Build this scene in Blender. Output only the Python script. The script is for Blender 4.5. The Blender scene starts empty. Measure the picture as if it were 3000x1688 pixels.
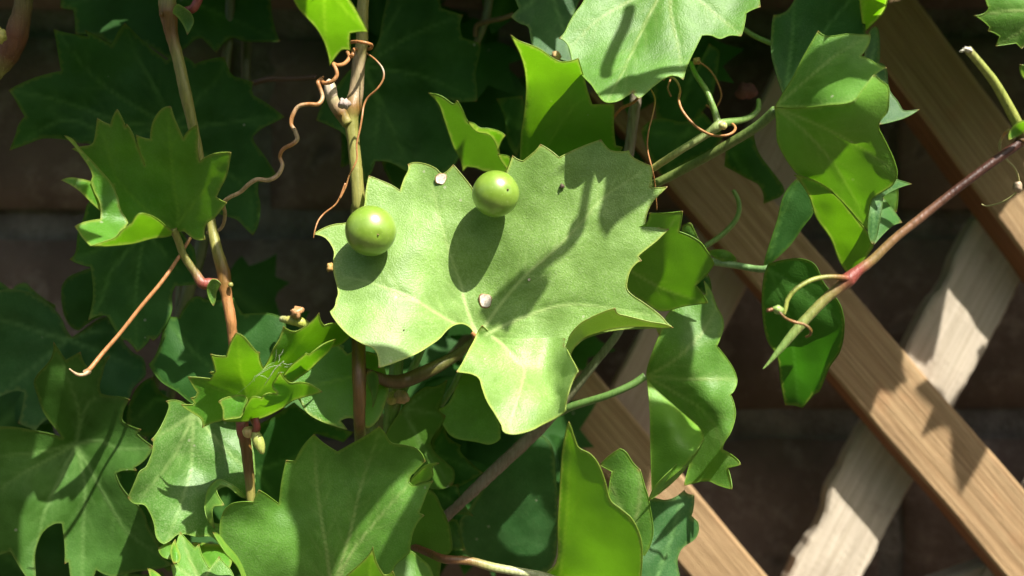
import bpy, bmesh, math, random
import numpy as np
from mathutils import Vector, Matrix, noise
from mathutils.geometry import delaunay_2d_cdt

random.seed(7)
rng = np.random.default_rng(7)
SC = bpy.context.scene
COL = SC.collection

# ------------------------------------------------------------------ camera, sky, sun, exposure
Z0 = 0.95            # height of the picture centre above the ground
CAMD = 0.26          # camera to the big leaf
FW = 0.24            # width of the view at the big leaf
S = FW / 3000.0      # metres per photograph pixel at the big leaf
cam = bpy.data.cameras.new('camera')
cam.sensor_width = 36
cam.lens = 36 * CAMD / FW
cam.clip_start = 0.01
cam.clip_end = 100
cam.dof.use_dof = True
cam.dof.focus_distance = CAMD + 0.003
cam.dof.aperture_fstop = 10
camo = bpy.data.objects.new('camera', cam)
camo.location = (0, -CAMD, Z0)
camo.rotation_euler = (math.pi / 2, 0, 0)
COL.objects.link(camo)
SC.camera = camo

L = Vector((0.36, -0.50, 0.79)).normalized()      # towards the sun
w = bpy.data.worlds.new('World')
SC.world = w
w.use_nodes = True
nt = w.node_tree
bg = nt.nodes['Background']
sky = nt.nodes.new('ShaderNodeTexSky')
sky.sky_type = 'NISHITA'
sky.sun_disc = False
sky.sun_elevation = math.asin(L.z)
sky.sun_rotation = math.atan2(L.x, L.y)
sky.air_density = 1.0
sky.dust_density = 4.0
sky.ozone_density = 0.4
nt.links.new(sky.outputs[0], bg.inputs[0])
bg.inputs[1].default_value = 0.070
sun = bpy.data.lights.new('sun', 'SUN')
sun.energy = 5.0
sun.angle = math.radians(0.5)
sun.color = (1.0, 0.95, 0.86)
suno = bpy.data.objects.new('sun', sun)
suno.rotation_euler = L.to_track_quat('Z', 'Y').to_euler()
suno.location = (0.5, -1, 3)
COL.objects.link(suno)
SC.view_settings.view_transform = 'Standard'
SC.view_settings.look = 'None'
SC.view_settings.gamma = 1
SC.view_settings.use_curve_mapping = False
SC.view_settings.exposure = 1.18
SC.render.engine = 'CYCLES'
SC.cycles.max_bounces = 8
SC.cycles.transmission_bounces = 6
SC.cycles.transparent_max_bounces = 6

# ------------------------------------------------------------------ helpers
def P(px, py, d):
    """photograph position plus distance behind the big leaf (mm) -> point in the place"""
    k = (CAMD + d / 1000.0) / CAMD
    return Vector(((px - 1500) * S * k, d / 1000.0, Z0 - (py - 844) * S * k))

def mk(sc, ox, oy):
    def f(*pts):
        return [(ox + p[0] / sc, oy + p[1] / sc) + tuple(p[2:]) for p in pts]
    return f
T1 = mk(2.415, 0, 0)
T2 = mk(2.415, 0, 500)
T3 = mk(2.415, 0, 1088)
T4 = mk(2.415, 900, 0)
T5 = mk(2.1955, 900, 400)
T6 = mk(2.106, 900, 1000)
T7 = mk(2.0125, 1800, 0)
T8 = mk(1.4667, 1800, 700)
T0 = mk(1.0, 0, 0)

def tag(o, label=None, cat=None, group=None, kind=None):
    if label: o['label'] = label
    if cat: o['category'] = cat
    if group: o['group'] = group
    if kind: o['kind'] = kind
    return o

def empty(name, loc, label, cat, group=None, kind=None):
    o = bpy.data.objects.new(name, None)
    o.location = loc
    o.empty_display_size = 0.01
    COL.objects.link(o)
    return tag(o, label, cat, group, kind)

def wloc(o):
    v = Vector(o.location)
    while o.parent:
        o = o.parent
        v += Vector(o.location)
    return v

def link(name, verts, faces, mats, parent=None, origin=None, label=None, midx=None, attr=None, smooth=True, link_mesh=True):
    """verts in world space -> one mesh object with its origin at `origin`"""
    org = Vector(origin) if origin is not None else Vector(verts[0])
    me = bpy.data.meshes.new(name)
    vv = np.asarray([tuple(v) for v in verts], dtype=np.float64) - np.array(org)
    me.from_pydata(vv.tolist(), [], [tuple(f) for f in faces])
    if smooth:
        me.polygons.foreach_set('use_smooth', [True] * len(me.polygons))
    for m in (mats if isinstance(mats, (list, tuple)) else [mats]):
        me.materials.append(m)
    if midx is not None:
        me.polygons.foreach_set('material_index', midx)
    if attr is not None:
        a = me.attributes.new('lf', 'FLOAT_COLOR', 'POINT')
        a.data.foreach_set('color', np.asarray(attr, dtype=np.float32).ravel())
    me.update()
    o = bpy.data.objects.new(name, me)
    COL.objects.link(o)
    if parent is not None:
        o.parent = parent
        o.location = org - wloc(parent)
    else:
        o.location = org
    if label: o['label'] = label
    return o

# ------------------------------------------------------------------ materials
def newmat(name):
    m = bpy.data.materials.new(name)
    m.use_nodes = True
    n = m.node_tree
    for x in list(n.nodes): n.nodes.remove(x)
    out = n.nodes.new('ShaderNodeOutputMaterial')
    return m, n, out

class N:
    def __init__(s, tree): s.t = tree
    def node(s, typ, **kw):
        x = s.t.nodes.new(typ)
        for k, v in kw.items(): setattr(x, k, v)
        return x
    def l(s, a, b): s.t.links.new(a, b)
    def set(s, sock, v):
        if isinstance(v, bpy.types.NodeSocket): s.l(v, sock)
        elif isinstance(v, (tuple, list)) and len(v) == 3 and sock.type == 'RGBA': sock.default_value = (*v, 1)
        else: sock.default_value = v
    def math(s, op, a, b=0.0, c=None, clamp=False):
        x = s.node('ShaderNodeMath', operation=op, use_clamp=clamp)
        s.set(x.inputs[0], a); s.set(x.inputs[1], b)
        if c is not None: s.set(x.inputs[2], c)
        return x.outputs[0]
    def mix(s, f, a, b, mode='MIX'):
        x = s.node('ShaderNodeMix', data_type='RGBA', blend_type=mode)
        s.set(x.inputs[0], f); s.set(x.inputs[6], a); s.set(x.inputs[7], b)
        return x.outputs[2]
    def noise(s, vec, scale, detail=3, rough=.55):
        x = s.node('ShaderNodeTexNoise')
        s.l(vec, x.inputs['Vector'])
        x.inputs['Scale'].default_value = scale
        x.inputs['Detail'].default_value = detail
        x.inputs['Roughness'].default_value = rough
        return x.outputs[0]
    def ramp(s, f, lo, hi):
        x = s.node('ShaderNodeMapRange')
        s.l(f, x.inputs[0]); x.inputs[1].default_value = lo; x.inputs[2].default_value = hi
        return x.outputs[0]

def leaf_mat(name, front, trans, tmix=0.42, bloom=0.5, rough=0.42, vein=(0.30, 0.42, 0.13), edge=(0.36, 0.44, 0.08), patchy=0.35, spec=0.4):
    m, t, out = newmat(name)
    n = N(t)
    oi = n.node('ShaderNodeObjectInfo')
    tc = n.node('ShaderNodeTexCoord')
    off = n.node('ShaderNodeVectorMath', operation='ADD')
    n.l(tc.outputs['Object'], off.inputs[0])
    cmb = n.node('ShaderNodeCombineXYZ')
    n.l(oi.outputs['Random'], cmb.inputs[0]); n.l(oi.outputs['Random'], cmb.inputs[2])
    n.l(cmb.outputs[0], off.inputs[1])
    v = off.outputs[0]
    at = n.node('ShaderNodeAttribute', attribute_name='lf')
    sep = n.node('ShaderNodeSeparateColor')
    n.l(at.outputs['Color'], sep.inputs[0])
    vein_a, edge_a, tip_a = sep.outputs[0], sep.outputs[1], sep.outputs[2]
    under = at.outputs['Alpha']
    big = n.noise(v, 90, 3, .6)
    mid = n.noise(v, 420, 3, .6)
    fine = n.noise(v, 2600, 2, .6)
    # mottled body colour
    dark = tuple(c * 0.72 for c in front)
    lite = tuple(min(1, c * 1.22 + 0.012) for c in front)
    base = n.mix(n.ramp(big, .3, .7), dark, lite)
    base = n.mix(n.math('MULTIPLY', n.ramp(mid, .45, .75), patchy), base, tuple(c * 0.78 for c in front))
    # pale waxy bloom in fine grains
    gr = n.math('MULTIPLY', n.ramp(fine, .42, .72), n.ramp(big, .30, .62))
    base = n.mix(n.math('MULTIPLY', gr, bloom), base, (0.42, 0.55, 0.26))
    base = n.mix(n.math('MULTIPLY', under, .55), base, (front[0] * 1.5 + .02, front[1] * 1.35 + .03, front[2] * 1.2))
    base = n.mix(n.math('MULTIPLY', vein_a, 1.25, clamp=True), base, vein)
    base = n.mix(n.math('MULTIPLY', edge_a, .75), base, edge)
    base = n.mix(n.math('MULTIPLY', tip_a, .85, clamp=True), base, (0.26, 0.11, 0.05))
    # a few scattered flecks
    vor = n.node('ShaderNodeTexVoronoi'); n.l(v, vor.inputs['Vector']); vor.inputs['Scale'].default_value = 120
    fleck = n.math('LESS_THAN', vor.outputs['Distance'], 0.045)
    base = n.mix(n.math('MULTIPLY', fleck, .5), base, (0.5, 0.52, 0.35))
    tcol = n.mix(n.ramp(big, .3, .7), tuple(c * .82 for c in trans), trans)
    tcol = n.mix(n.math('MULTIPLY', n.ramp(mid, .4, .8), .25), tcol, tuple(c * .75 for c in trans))
    tcol = n.mix(n.math('MULTIPLY', vein_a, .75, clamp=True), tcol, (min(1, trans[0] * 1.9), min(1, trans[1] * 1.45), trans[2] * 3 + .01))
    tcol = n.mix(n.math('MULTIPLY', edge_a, .6), tcol, (0.62, 0.72, 0.12))
    bs = n.node('ShaderNodeBsdfPrincipled')
    n.l(base, bs.inputs['Base Color'])
    bs.inputs['Roughness'].default_value = rough
    bs.inputs['Specular IOR Level'].default_value = spec
    rg = n.math('MULTIPLY_ADD', fine, 0.25, rough - 0.12)
    n.l(rg, bs.inputs['Roughness'])
    hgt = n.math('ADD', n.math('MULTIPLY', fine, 0.00011), n.math('MULTIPLY', mid, 0.00010))
    hgt = n.math('ADD', hgt, n.math('MULTIPLY', vein_a, -0.00009))
    bp = n.node('ShaderNodeBump'); bp.inputs['Strength'].default_value = 1.0; bp.inputs['Distance'].default_value = 1.0
    n.l(hgt, bp.inputs['Height'])
    n.l(bp.outputs[0], bs.inputs['Normal'])
    tr = n.node('ShaderNodeBsdfTranslucent')
    n.l(tcol, tr.inputs['Color'])
    mx = n.node('ShaderNodeMixShader')
    mx.inputs[0].default_value = tmix
    n.l(bs.outputs[0], mx.inputs[1]); n.l(tr.outputs[0], mx.inputs[2])
    n.l(mx.outputs[0], out.inputs[0])
    return m

GREEN = leaf_mat('leaf_green', (0.108, 0.275, 0.032), (0.17, 0.46, 0.006), bloom=.22, tmix=.38, spec=.35, edge=(.20, .36, .045))
PALE = leaf_mat('leaf_waxy', (0.175, 0.318, 0.060), (0.26, 0.52, 0.012), tmix=.18, bloom=.52, rough=.42, vein=(.38, .52, .18))
DARK = leaf_mat('leaf_shaded_green', (0.024, 0.100, 0.012), (0.07, 0.30, 0.008), bloom=.03, rough=.55, vein=(.085, .21, .04), edge=(.07, .17, .02), spec=.18)  # back leaves: part of their shade is put into the low albedo
SATIN = leaf_mat('leaf_satin', (0.082, 0.215, 0.030), (0.16, 0.42, 0.010), tmix=.28, bloom=.42, rough=.40, vein=(.30, .45, .15), edge=(.22, .36, .06))
YOUNG = leaf_mat('leaf_young', (0.098, 0.300, 0.020), (0.215, 0.54, 0.005), tmix=.48, bloom=.20, rough=.38, vein=(.17, .37, .045), patchy=.5)
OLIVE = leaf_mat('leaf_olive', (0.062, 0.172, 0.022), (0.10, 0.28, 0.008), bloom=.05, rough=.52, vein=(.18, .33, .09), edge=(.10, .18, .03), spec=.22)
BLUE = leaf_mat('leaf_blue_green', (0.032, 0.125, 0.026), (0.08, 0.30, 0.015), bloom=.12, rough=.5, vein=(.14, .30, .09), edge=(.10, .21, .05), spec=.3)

def stem_mat(name, woody=False):
    m, t, out = newmat(name)
    n = N(t)
    tc = n.node('ShaderNodeTexCoord')
    at = n.node('ShaderNodeAttribute', attribute_name='lf')
    v = tc.outputs['Object']
    mp = n.node('ShaderNodeMapping'); n.l(v, mp.inputs[0]); mp.inputs['Scale'].default_value = (1, 1, .12)
    st = n.noise(mp.outputs[0], 1500, 3, .6)
    sp = n.noise(v, 1600, 3, .7)
    base = n.mix(n.math('MULTIPLY', n.ramp(st, .4, .65), .8), at.outputs['Color'], (0.62, 0.55, 0.45) if woody else (0.60, 0.66, 0.55), 'MULTIPLY')
    base = n.mix(n.math('MULTIPLY', n.ramp(sp, .60, .75), .5), base, (0.30, 0.24, 0.16) if woody else (0.18, 0.08, 0.04))
    bs = n.node('ShaderNodeBsdfPrincipled')
    n.l(base, bs.inputs['Base Color'])
    bs.inputs['Roughness'].default_value = .7 if woody else .45
    bs.inputs['Subsurface Weight'].default_value = 0.0 if woody else .05
    bs.inputs['Subsurface Radius'].default_value = (.001, .0008, .0003)
    bs.inputs['Subsurface Scale'].default_value = 1
    bp = n.node('ShaderNodeBump'); bp.inputs['Distance'].default_value = .0002 if not woody else .0004; bp.inputs['Strength'].default_value = .8
    n.l(n.math('ADD', st, n.math('MULTIPLY', sp, .5)), bp.inputs['Height']); n.l(bp.outputs[0], bs.inputs['Normal'])
    n.l(bs.outputs[0], out.inputs[0])
    return m
STEM = stem_mat('stem_skin')
BARK = stem_mat('old_stem_bark', True)

# ------------------------------------------------------------------ leaf builder
def turn(a, b, c):
    v1 = (b[0] - a[0], b[1] - a[1]); v2 = (c[0] - b[0], c[1] - b[1])
    x = v1[0] * v2[1] - v1[1] * v2[0]; d = v1[0] * v2[0] + v1[1] * v2[1]
    return math.atan2(x, d)

def area2(p):
    return sum(p[i][0] * p[(i + 1) % len(p)][1] - p[(i + 1) % len(p)][0] * p[i][1] for i in range(len(p)))

def smooth_outline(pts, step):
    n = len(pts)
    sgn = 1 if area2(pts) > 0 else -1
    tr = [turn(pts[i - 1], pts[i], pts[(i + 1) % n]) * sgn for i in range(n)]
    corner = [abs(t) > math.radians(52) for t in tr]
    tips = [pts[i] for i in range(n) if tr[i] > math.radians(72)]
    tan = []
    for i in range(n):
        a, b = pts[i - 1], pts[(i + 1) % n]
        tan.append(((b[0] - a[0]) * .5, (b[1] - a[1]) * .5))
    out = []
    for i in range(n):
        j = (i + 1) % n
        p, q = pts[i], pts[j]
        ln = math.hypot(q[0] - p[0], q[1] - p[1])
        k = max(1, int(round(ln / step)))
        def tg(ix, other):
            if corner[ix]: return None
            t = tan[ix]; l = math.hypot(*t) or 1
            return (t[0] / l * ln, t[1] / l * ln)
        t0, t1 = tg(i, j), tg(j, i)
        lin = (q[0] - p[0], q[1] - p[1])
        if t0 is None and t1 is None: t0 = t1 = lin
        elif t0 is None: t0 = (2 * lin[0] - t1[0], 2 * lin[1] - t1[1])
        elif t1 is None: t1 = (2 * lin[0] - t0[0], 2 * lin[1] - t0[1])
        for s in range(k):
            u = s / k
            h00 = 2 * u**3 - 3 * u**2 + 1; h10 = u**3 - 2 * u**2 + u; h01 = -2 * u**3 + 3 * u**2; h11 = u**3 - u**2
            out.append((h00 * p[0] + h10 * t0[0] + h01 * q[0] + h11 * t1[0],
                        h00 * p[1] + h10 * t0[1] + h01 * q[1] + h11 * t1[1]))
    return out, tips

def inside(px, py, poly):
    r = np.zeros(len(px), bool)
    x1, y1 = poly[-1]
    for x2, y2 in poly:
        if y1 != y2:
            c = ((y1 > py) != (y2 > py)) & (px < (x2 - x1) * (py - y1) / (y2 - y1) + x1)
            r ^= c
        x1, y1 = x2, y2
    return r

def seg_dist(Q, A, B, chunk=4000):
    """min distance from points Q to segments A-B"""
    res = np.empty(len(Q))
    AB = B - A
    l2 = np.maximum((AB**2).sum(1), 1e-9)
    for s in range(0, len(Q), chunk):
        q = Q[s:s + chunk]
        t = ((q[:, None, :] - A[None]) * AB[None]).sum(2) / l2
        t = np.clip(t, 0, 1)
        c = A[None] + t[..., None] * AB[None]
        res[s:s + chunk] = np.sqrt(((q[:, None, :] - c)**2).sum(2).min(1))
    return res

class TPS:
    def __init__(s, c, lam=0.0):
        c = np.array(c, float)
        s.p = c[:, :2] / 500.0
        k = len(c)
        s.n = k
        K = s.U(s.p[:, None, :] - s.p[None]) + np.eye(k) * lam
        A = np.zeros((k + 3, k + 3))
        A[:k, :k] = K; A[:k, k] = 1; A[:k, k + 1:] = s.p
        A[k, :k] = 1; A[k + 1:, :k] = s.p.T
        s.w = np.linalg.lstsq(A, np.concatenate([c[:, 2], [0, 0, 0]]), rcond=None)[0]
    @staticmethod
    def U(d):
        r2 = (d**2).sum(-1)
        return np.where(r2 > 1e-12, r2 * np.log(np.maximum(r2, 1e-12)), 0)
    def __call__(s, Q):
        q = np.asarray(Q, float) / 500.0
        return s.U(q[:, None, :] - s.p[None]) @ s.w[:s.n] + s.w[s.n] + q @ s.w[s.n + 1:]

def plane(pts, d0, tx=0, ty=0, cup=0):
    xs = [p[0] for p in pts]; ys = [p[1] for p in pts]
    cx, cy = (min(xs) + max(xs)) / 2, (min(ys) + max(ys)) / 2
    hx, hy = (max(xs) - min(xs)) / 2, (max(ys) - min(ys)) / 2
    c = []
    for u in (-1, 0, 1):
        for v in (-1, 0, 1):
            c.append((cx + u * hx, cy + v * hy, d0 + tx * u + ty * v + cup * (u * u + v * v) * .5))
    return c

NV = [0]
LASTD = []
def leaf(vine, mat, patches, base, veins=None, label=None, step=11, wave=1.0, vw=3.0, parts_name='leaf', rim=0.13, nsec=True, seam=None):
    """patches: list of (outline, depth controls or plane tuple, underside 0/1)"""
    V, F, A, MI = [], [], [], []
    seed = random.random() * 50
    veinsegs, secsegs = [], []
    main_o = patches[0][0]
    if veins is None:
        _, tips = smooth_outline(main_o, step)
        tips = sorted(tips, key=lambda p: -math.hypot(p[0] - base[0], p[1] - base[1]))
        veins, used = [], []
        for p in tips:
            a = math.atan2(p[1] - base[1], p[0] - base[0])
            if all(abs((a - b + math.pi) % (2 * math.pi) - math.pi) > .42 for b in used) and math.hypot(p[0] - base[0], p[1] - base[1]) > 90:
                used.append(a)
                mx_, my_ = (base[0] + p[0]) / 2, (base[1] + p[1]) / 2
                k = random.uniform(-.07, .07)
                veins.append([base, (mx_ - k * (p[1] - base[1]), my_ + k * (p[0] - base[0])), p])
            if len(veins) >= 6: break
    for vn in veins:
        pts = [np.array(p[:2], float) for p in vn]
        # resample smoothly
        fine = []
        for i in range(len(pts) - 1):
            p0 = pts[max(0, i - 1)]; p1 = pts[i]; p2 = pts[i + 1]; p3 = pts[min(len(pts) - 1, i + 2)]
            for s in range(5):
                t = s / 5
                fine.append(.5 * ((2 * p1) + (-p0 + p2) * t + (2 * p0 - 5 * p1 + 4 * p2 - p3) * t * t + (-p0 + 3 * p1 - 3 * p2 + p3) * t**3))
        fine.append(pts[-1])
        nf = len(fine)
        for i in range(nf - 1):
            veinsegs.append((fine[i], fine[i + 1], 1 - .75 * i / nf))
        if nsec:
            tot = sum(np.linalg.norm(fine[i + 1] - fine[i]) for i in range(nf - 1))
            for q in range(2, nf - 1, 2):
                dvec = fine[q] - fine[q - 1]
                dvec = dvec / (np.linalg.norm(dvec) + 1e-9)
                for sd in (-1, 1):
                    ang = sd * random.uniform(.65, .95)
                    ca, sa = math.cos(ang), math.sin(ang)
                    dd = np.array((dvec[0] * ca - dvec[1] * sa, dvec[0] * sa + dvec[1] * ca))
                    ln = tot * random.uniform(.16, .30) * (1 - .5 * q / nf)
                    p = fine[q] + dvec * random.uniform(-8, 8)
                    for g in range(4):
                        c2, s2 = math.cos(-sd * .10), math.sin(-sd * .10)
                        dd = np.array((dd[0] * c2 - dd[1] * s2, dd[0] * s2 + dd[1] * c2))
                        p2 = p + dd * ln / 4
                        secsegs.append((p, p2, .55 - .12 * g)); p = p2
    VA = np.array([s[0] for s in veinsegs]) if veinsegs else None
    for (o, dc, under) in patches:
        out, tips = smooth_outline(o, step * .7)
        poly = out
        xs = [p[0] for p in out]; ys = [p[1] for p in out]
        gx = np.arange(min(xs), max(xs), step); gy = np.arange(min(ys), max(ys), step * .866)
        GX, GY = np.meshgrid(gx, gy)
        GX = GX + (np.arange(len(gy))[:, None] % 2) * step * .5
        GX = GX.ravel() + rng.uniform(-.12, .12, GX.size) * step
        GY = GY.ravel() + rng.uniform(-.12, .12, GY.size) * step
        ins = inside(GX, GY, poly)
        Q = np.stack([GX[ins], GY[ins]], 1)
        oa = np.array(out)
        ob = np.roll(oa, -1, 0)
        if len(Q):
            dd = seg_dist(Q, oa, ob)
            Q = Q[dd > step * .45]; dd = dd[dd > step * .45]
        co = [Vector((p[0], p[1])) for p in out] + [Vector((p[0], p[1])) for p in Q]
        no = len(out)
        res = delaunay_2d_cdt(co, [(i, (i + 1) % no) for i in range(no)], [], 1, 1e-4)
        vs, fs = res[0], res[2]
        X = np.array([(v.x, v.y) for v in vs])
        ctl = plane(o, *dc) if isinstance(dc, tuple) else dc
        D = TPS(ctl)(X)
        if wave:
            D = D + np.array([wave * (noise.noise(Vector((x / 210 + seed, y / 210, seed))) * 2.2 + noise.noise(Vector((x / 75, y / 75 + seed, 3.1))) * .55) for x, y in X])
        dist = seg_dist(X, oa, ob)
        vein = np.zeros(len(X))
        if VA is not None:
            for segs, wd, gain in ((veinsegs, vw, 1.0), (secsegs, vw * .7, .42)):
                if not segs: continue
                AA = np.array([s[0] for s in segs]); BB = np.array([s[1] for s in segs]); st = np.array([s[2] for s in segs])
                AB = BB - AA; l2 = np.maximum((AB**2).sum(1), 1e-9)
                for s0 in range(0, len(X), 3000):
                    q = X[s0:s0 + 3000]
                    t = np.clip(((q[:, None, :] - AA[None]) * AB[None]).sum(2) / l2, 0, 1)
                    dd_ = np.sqrt(((q[:, None, :] - (AA[None] + t[..., None] * AB[None]))**2).sum(2))
                    wdt = np.maximum(wd * (.5 + st), step * .45)
                    val = (gain * st[None] * np.exp(-(dd_ / wdt[None])**2)).max(1)
                    broad = (gain * st[None] * np.exp(-(dd_ / (wdt[None] * 3.5))**2)).max(1)
                    vein[s0:s0 + 3000] = np.maximum(vein[s0:s0 + 3000], val)
                    D[s0:s0 + 3000] += broad * .34
        if len(V) == 0: LASTD[:] = [X, D.copy()]
        edge = np.exp(-(dist / 3.5)**2)
        onseam = np.zeros(len(X), bool)
        if seam:
            sa = np.array([q[:2] for q in seam], float)
            onseam = seg_dist(X, sa[:-1], sa[1:]) < 11
            edge[onseam] = 0
        tipv = np.zeros(len(X))
        for tp in tips:
            r = np.hypot(X[:, 0] - tp[0], X[:, 1] - tp[1])
            tipv = np.maximum(tipv, np.exp(-(r / 6.0)**2))
        off = len(V)
        for i in range(len(X)):
            V.append(P(X[i, 0], X[i, 1], D[i]))
            A.append((vein[i], edge[i], tipv[i], under))
        for f in fs:
            F.append(tuple(off + k for k in f)); MI.append(0)
        # rolled margin: a fine rim round the blade
        idx = {(round(v.x, 3), round(v.y, 3)): i for i, v in enumerate(vs)}
        ring = [idx.get((round(p[0], 3), round(p[1], 3))) for p in out]
        ring = [off + r for r in ring if r is not None]
        m = len(ring)
        if m > 8 and rim > 0:
            R = rim / 1000
            base_i = len(V)
            for k in range(m):
                p = V[ring[k]]; a = V[ring[k - 1]]; b = V[ring[(k + 1) % m]]
                tg = (b - a).normalized() if (b - a).length > 1e-9 else Vector((1, 0, 0))
                n1 = tg.cross(Vector((0, 1, 0)))
                n1 = n1.normalized() if n1.length > 1e-6 else Vector((1, 0, 0))
                n2 = tg.cross(n1)
                for q in range(4):
                    an = q * math.pi / 2 + .78
                    V.append(p + (n1 * math.cos(an) + n2 * math.sin(an)) * R)
                    A.append((0, .9, A[ring[k]][2], under))
            for k in range(m):
                k2 = (k + 1) % m
                if (V[ring[k]] - V[ring[k2]]).length > .004 or (onseam[ring[k] - off] and onseam[ring[k2] - off]): continue
                for q in range(4):
                    q2 = (q + 1) % 4
                    F.append((base_i + k * 4 + q, base_i + k * 4 + q2, base_i + k2 * 4 + q2, base_i + k2 * 4 + q)); MI.append(0)
    NV[0] += len(F)
    ctl0 = plane(main_o, *patches[0][1]) if isinstance(patches[0][1], tuple) else patches[0][1]
    bd = float(TPS(ctl0)([base[:2]])[0])
    o = link(parts_name, V, F, mat, vine, P(base[0], base[1], bd), label, MI, A)
    o['_bd'] = bd
    return o

# ------------------------------------------------------------------ stems and tendrils
def tube(name, path, cols, mat, parent=None, label=None, sides=12, sub=6, ridges=0.0, bumps=0.0, cap=True, world=False):
    """path: [(px, py, depth mm, width px)], cols: one colour or one per point"""
    if isinstance(cols, tuple): cols = [cols] * len(path)
    while len(cols) < len(path): cols = list(cols) + [cols[-1]]
    if world: pw = [(Vector(p[0]), p[1]) for p in path]
    else: pw = [(P(p[0], p[1], p[2]), p[3] * S * .5 * (CAMD + p[2] / 1000) / CAMD) for p in path]
    C, R, K = [], [], []
    for i in range(len(pw) - 1):
        p0 = pw[max(0, i - 1)][0]; p1 = pw[i][0]; p2 = pw[i + 1][0]; p3 = pw[min(len(pw) - 1, i + 2)][0]
        for s in range(sub):
            t = s / sub
            C.append(.5 * ((2 * p1) + (p2 - p0) * t + (2 * p0 - 5 * p1 + 4 * p2 - p3) * t * t + (3 * p1 - p0 - 3 * p2 + p3) * t**3))
            R.append(pw[i][1] * (1 - t) + pw[i + 1][1] * t)
            K.append(tuple(cols[i][k] * (1 - t) + cols[i + 1][k] * t for k in range(3)))
    C.append(pw[-1][0]); R.append(pw[-1][1]); K.append(tuple(cols[-1]))
    V, F, A = [], [], []
    up = Vector((0, 1, 0))
    n1 = None
    sd = random.random() * 30
    for i in range(len(C)):
        tg = (C[min(i + 1, len(C) - 1)] - C[max(i - 1, 0)])
        tg = tg.normalized() if tg.length > 1e-9 else Vector((0, 0, 1))
        if n1 is None:
            n1 = tg.cross(up)
            if n1.length < 1e-3: n1 = tg.cross(Vector((1, 0, 0)))
            n1.normalize()
        else:
            n1 = (n1 - tg * n1.dot(tg))
            n1 = n1.normalized() if n1.length > 1e-6 else tg.cross(up).normalized()
        n2 = tg.cross(n1)
        for q in range(sides):
            an = 2 * math.pi * q / sides
            r = R[i] * (1 + ridges * math.cos(an * 5) + bumps * noise.noise(C[i] * 700 + Vector((q * .9, sd, 0))))
            V.append(C[i] + (n1 * math.cos(an) + n2 * math.sin(an)) * r)
            A.append((*K[i], 1))
    for i in range(len(C) - 1):
        for q in range(sides):
            q2 = (q + 1) % sides
            F.append((i * sides + q, i * sides + q2, (i + 1) * sides + q2, (i + 1) * sides + q))
    if cap:
        F.append(tuple(range(sides))[::-1]); F.append(tuple((len(C) - 1) * sides + q for q in range(sides)))
    return link(name, V, F, mat, parent, C[0], label, None, A)

def blob(name, px, py, d, rx, ry, col, mat, parent, label=None, rot=0.0, bumps=.12, point=0.0):
    """a small bud or knob: an uneven closed form, rx and ry in photograph pixels"""
    c = P(px, py, d)
    k = S * (CAMD + d / 1000) / CAMD
    V, F, A = [], [], []
    nu, nv = 14, 9
    sd = random.random() * 40
    for i in range(nv + 1):
        th = math.pi * i / nv
        for j in range(nu):
            ph = 2 * math.pi * j / nu
            n = Vector((math.sin(th) * math.cos(ph), math.sin(th) * math.sin(ph), math.cos(th)))
            r = 1 + bumps * noise.noise(n * 1.7 + Vector((sd, 0, 0)))
            if point: r *= 1 + point * max(0, -n.z)**4
            x, z = n.x * rx * k * r, n.z * ry * k * r
            y = n.y * rx * k * r
            ca, sa = math.cos(rot), math.sin(rot)
            V.append(c + Vector((x * ca - z * sa, y, x * sa + z * ca)))
            A.append((*col, 1))
    for i in range(nv):
        for j in range(nu):
            j2 = (j + 1) % nu
            F.append((i * nu + j, (i + 1) * nu + j, (i + 1) * nu + j2, i * nu + j2))
    return link(name, V, F, mat, parent, c, label, None, A)

def D_(pts, *ds):
    """attach depths (and widths) to flat tile points"""
    return [(p[0], p[1]) + tuple(x) for p, x in zip(pts, ds)]
T9 = mk(3.45, 500, 900)
T10 = mk(3.45, 0, 800)
T11 = mk(3.45, 2000, 200)
TAN = (0.28, 0.265, 0.07); OLV = (0.24, 0.24, 0.06); GRN = (0.16, 0.27, 0.06); REDB = (0.20, 0.105, 0.025)
RED = (0.26, 0.06, 0.045); ORG = (0.42, 0.19, 0.07); PALEG = (0.45, 0.47, 0.25); CREAM = (0.50, 0.34, 0.20)
MAROON = (0.060, 0.020, 0.012); GREYB = (0.20, 0.165, 0.12); BROWN = (0.14, 0.075, 0.02)

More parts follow.
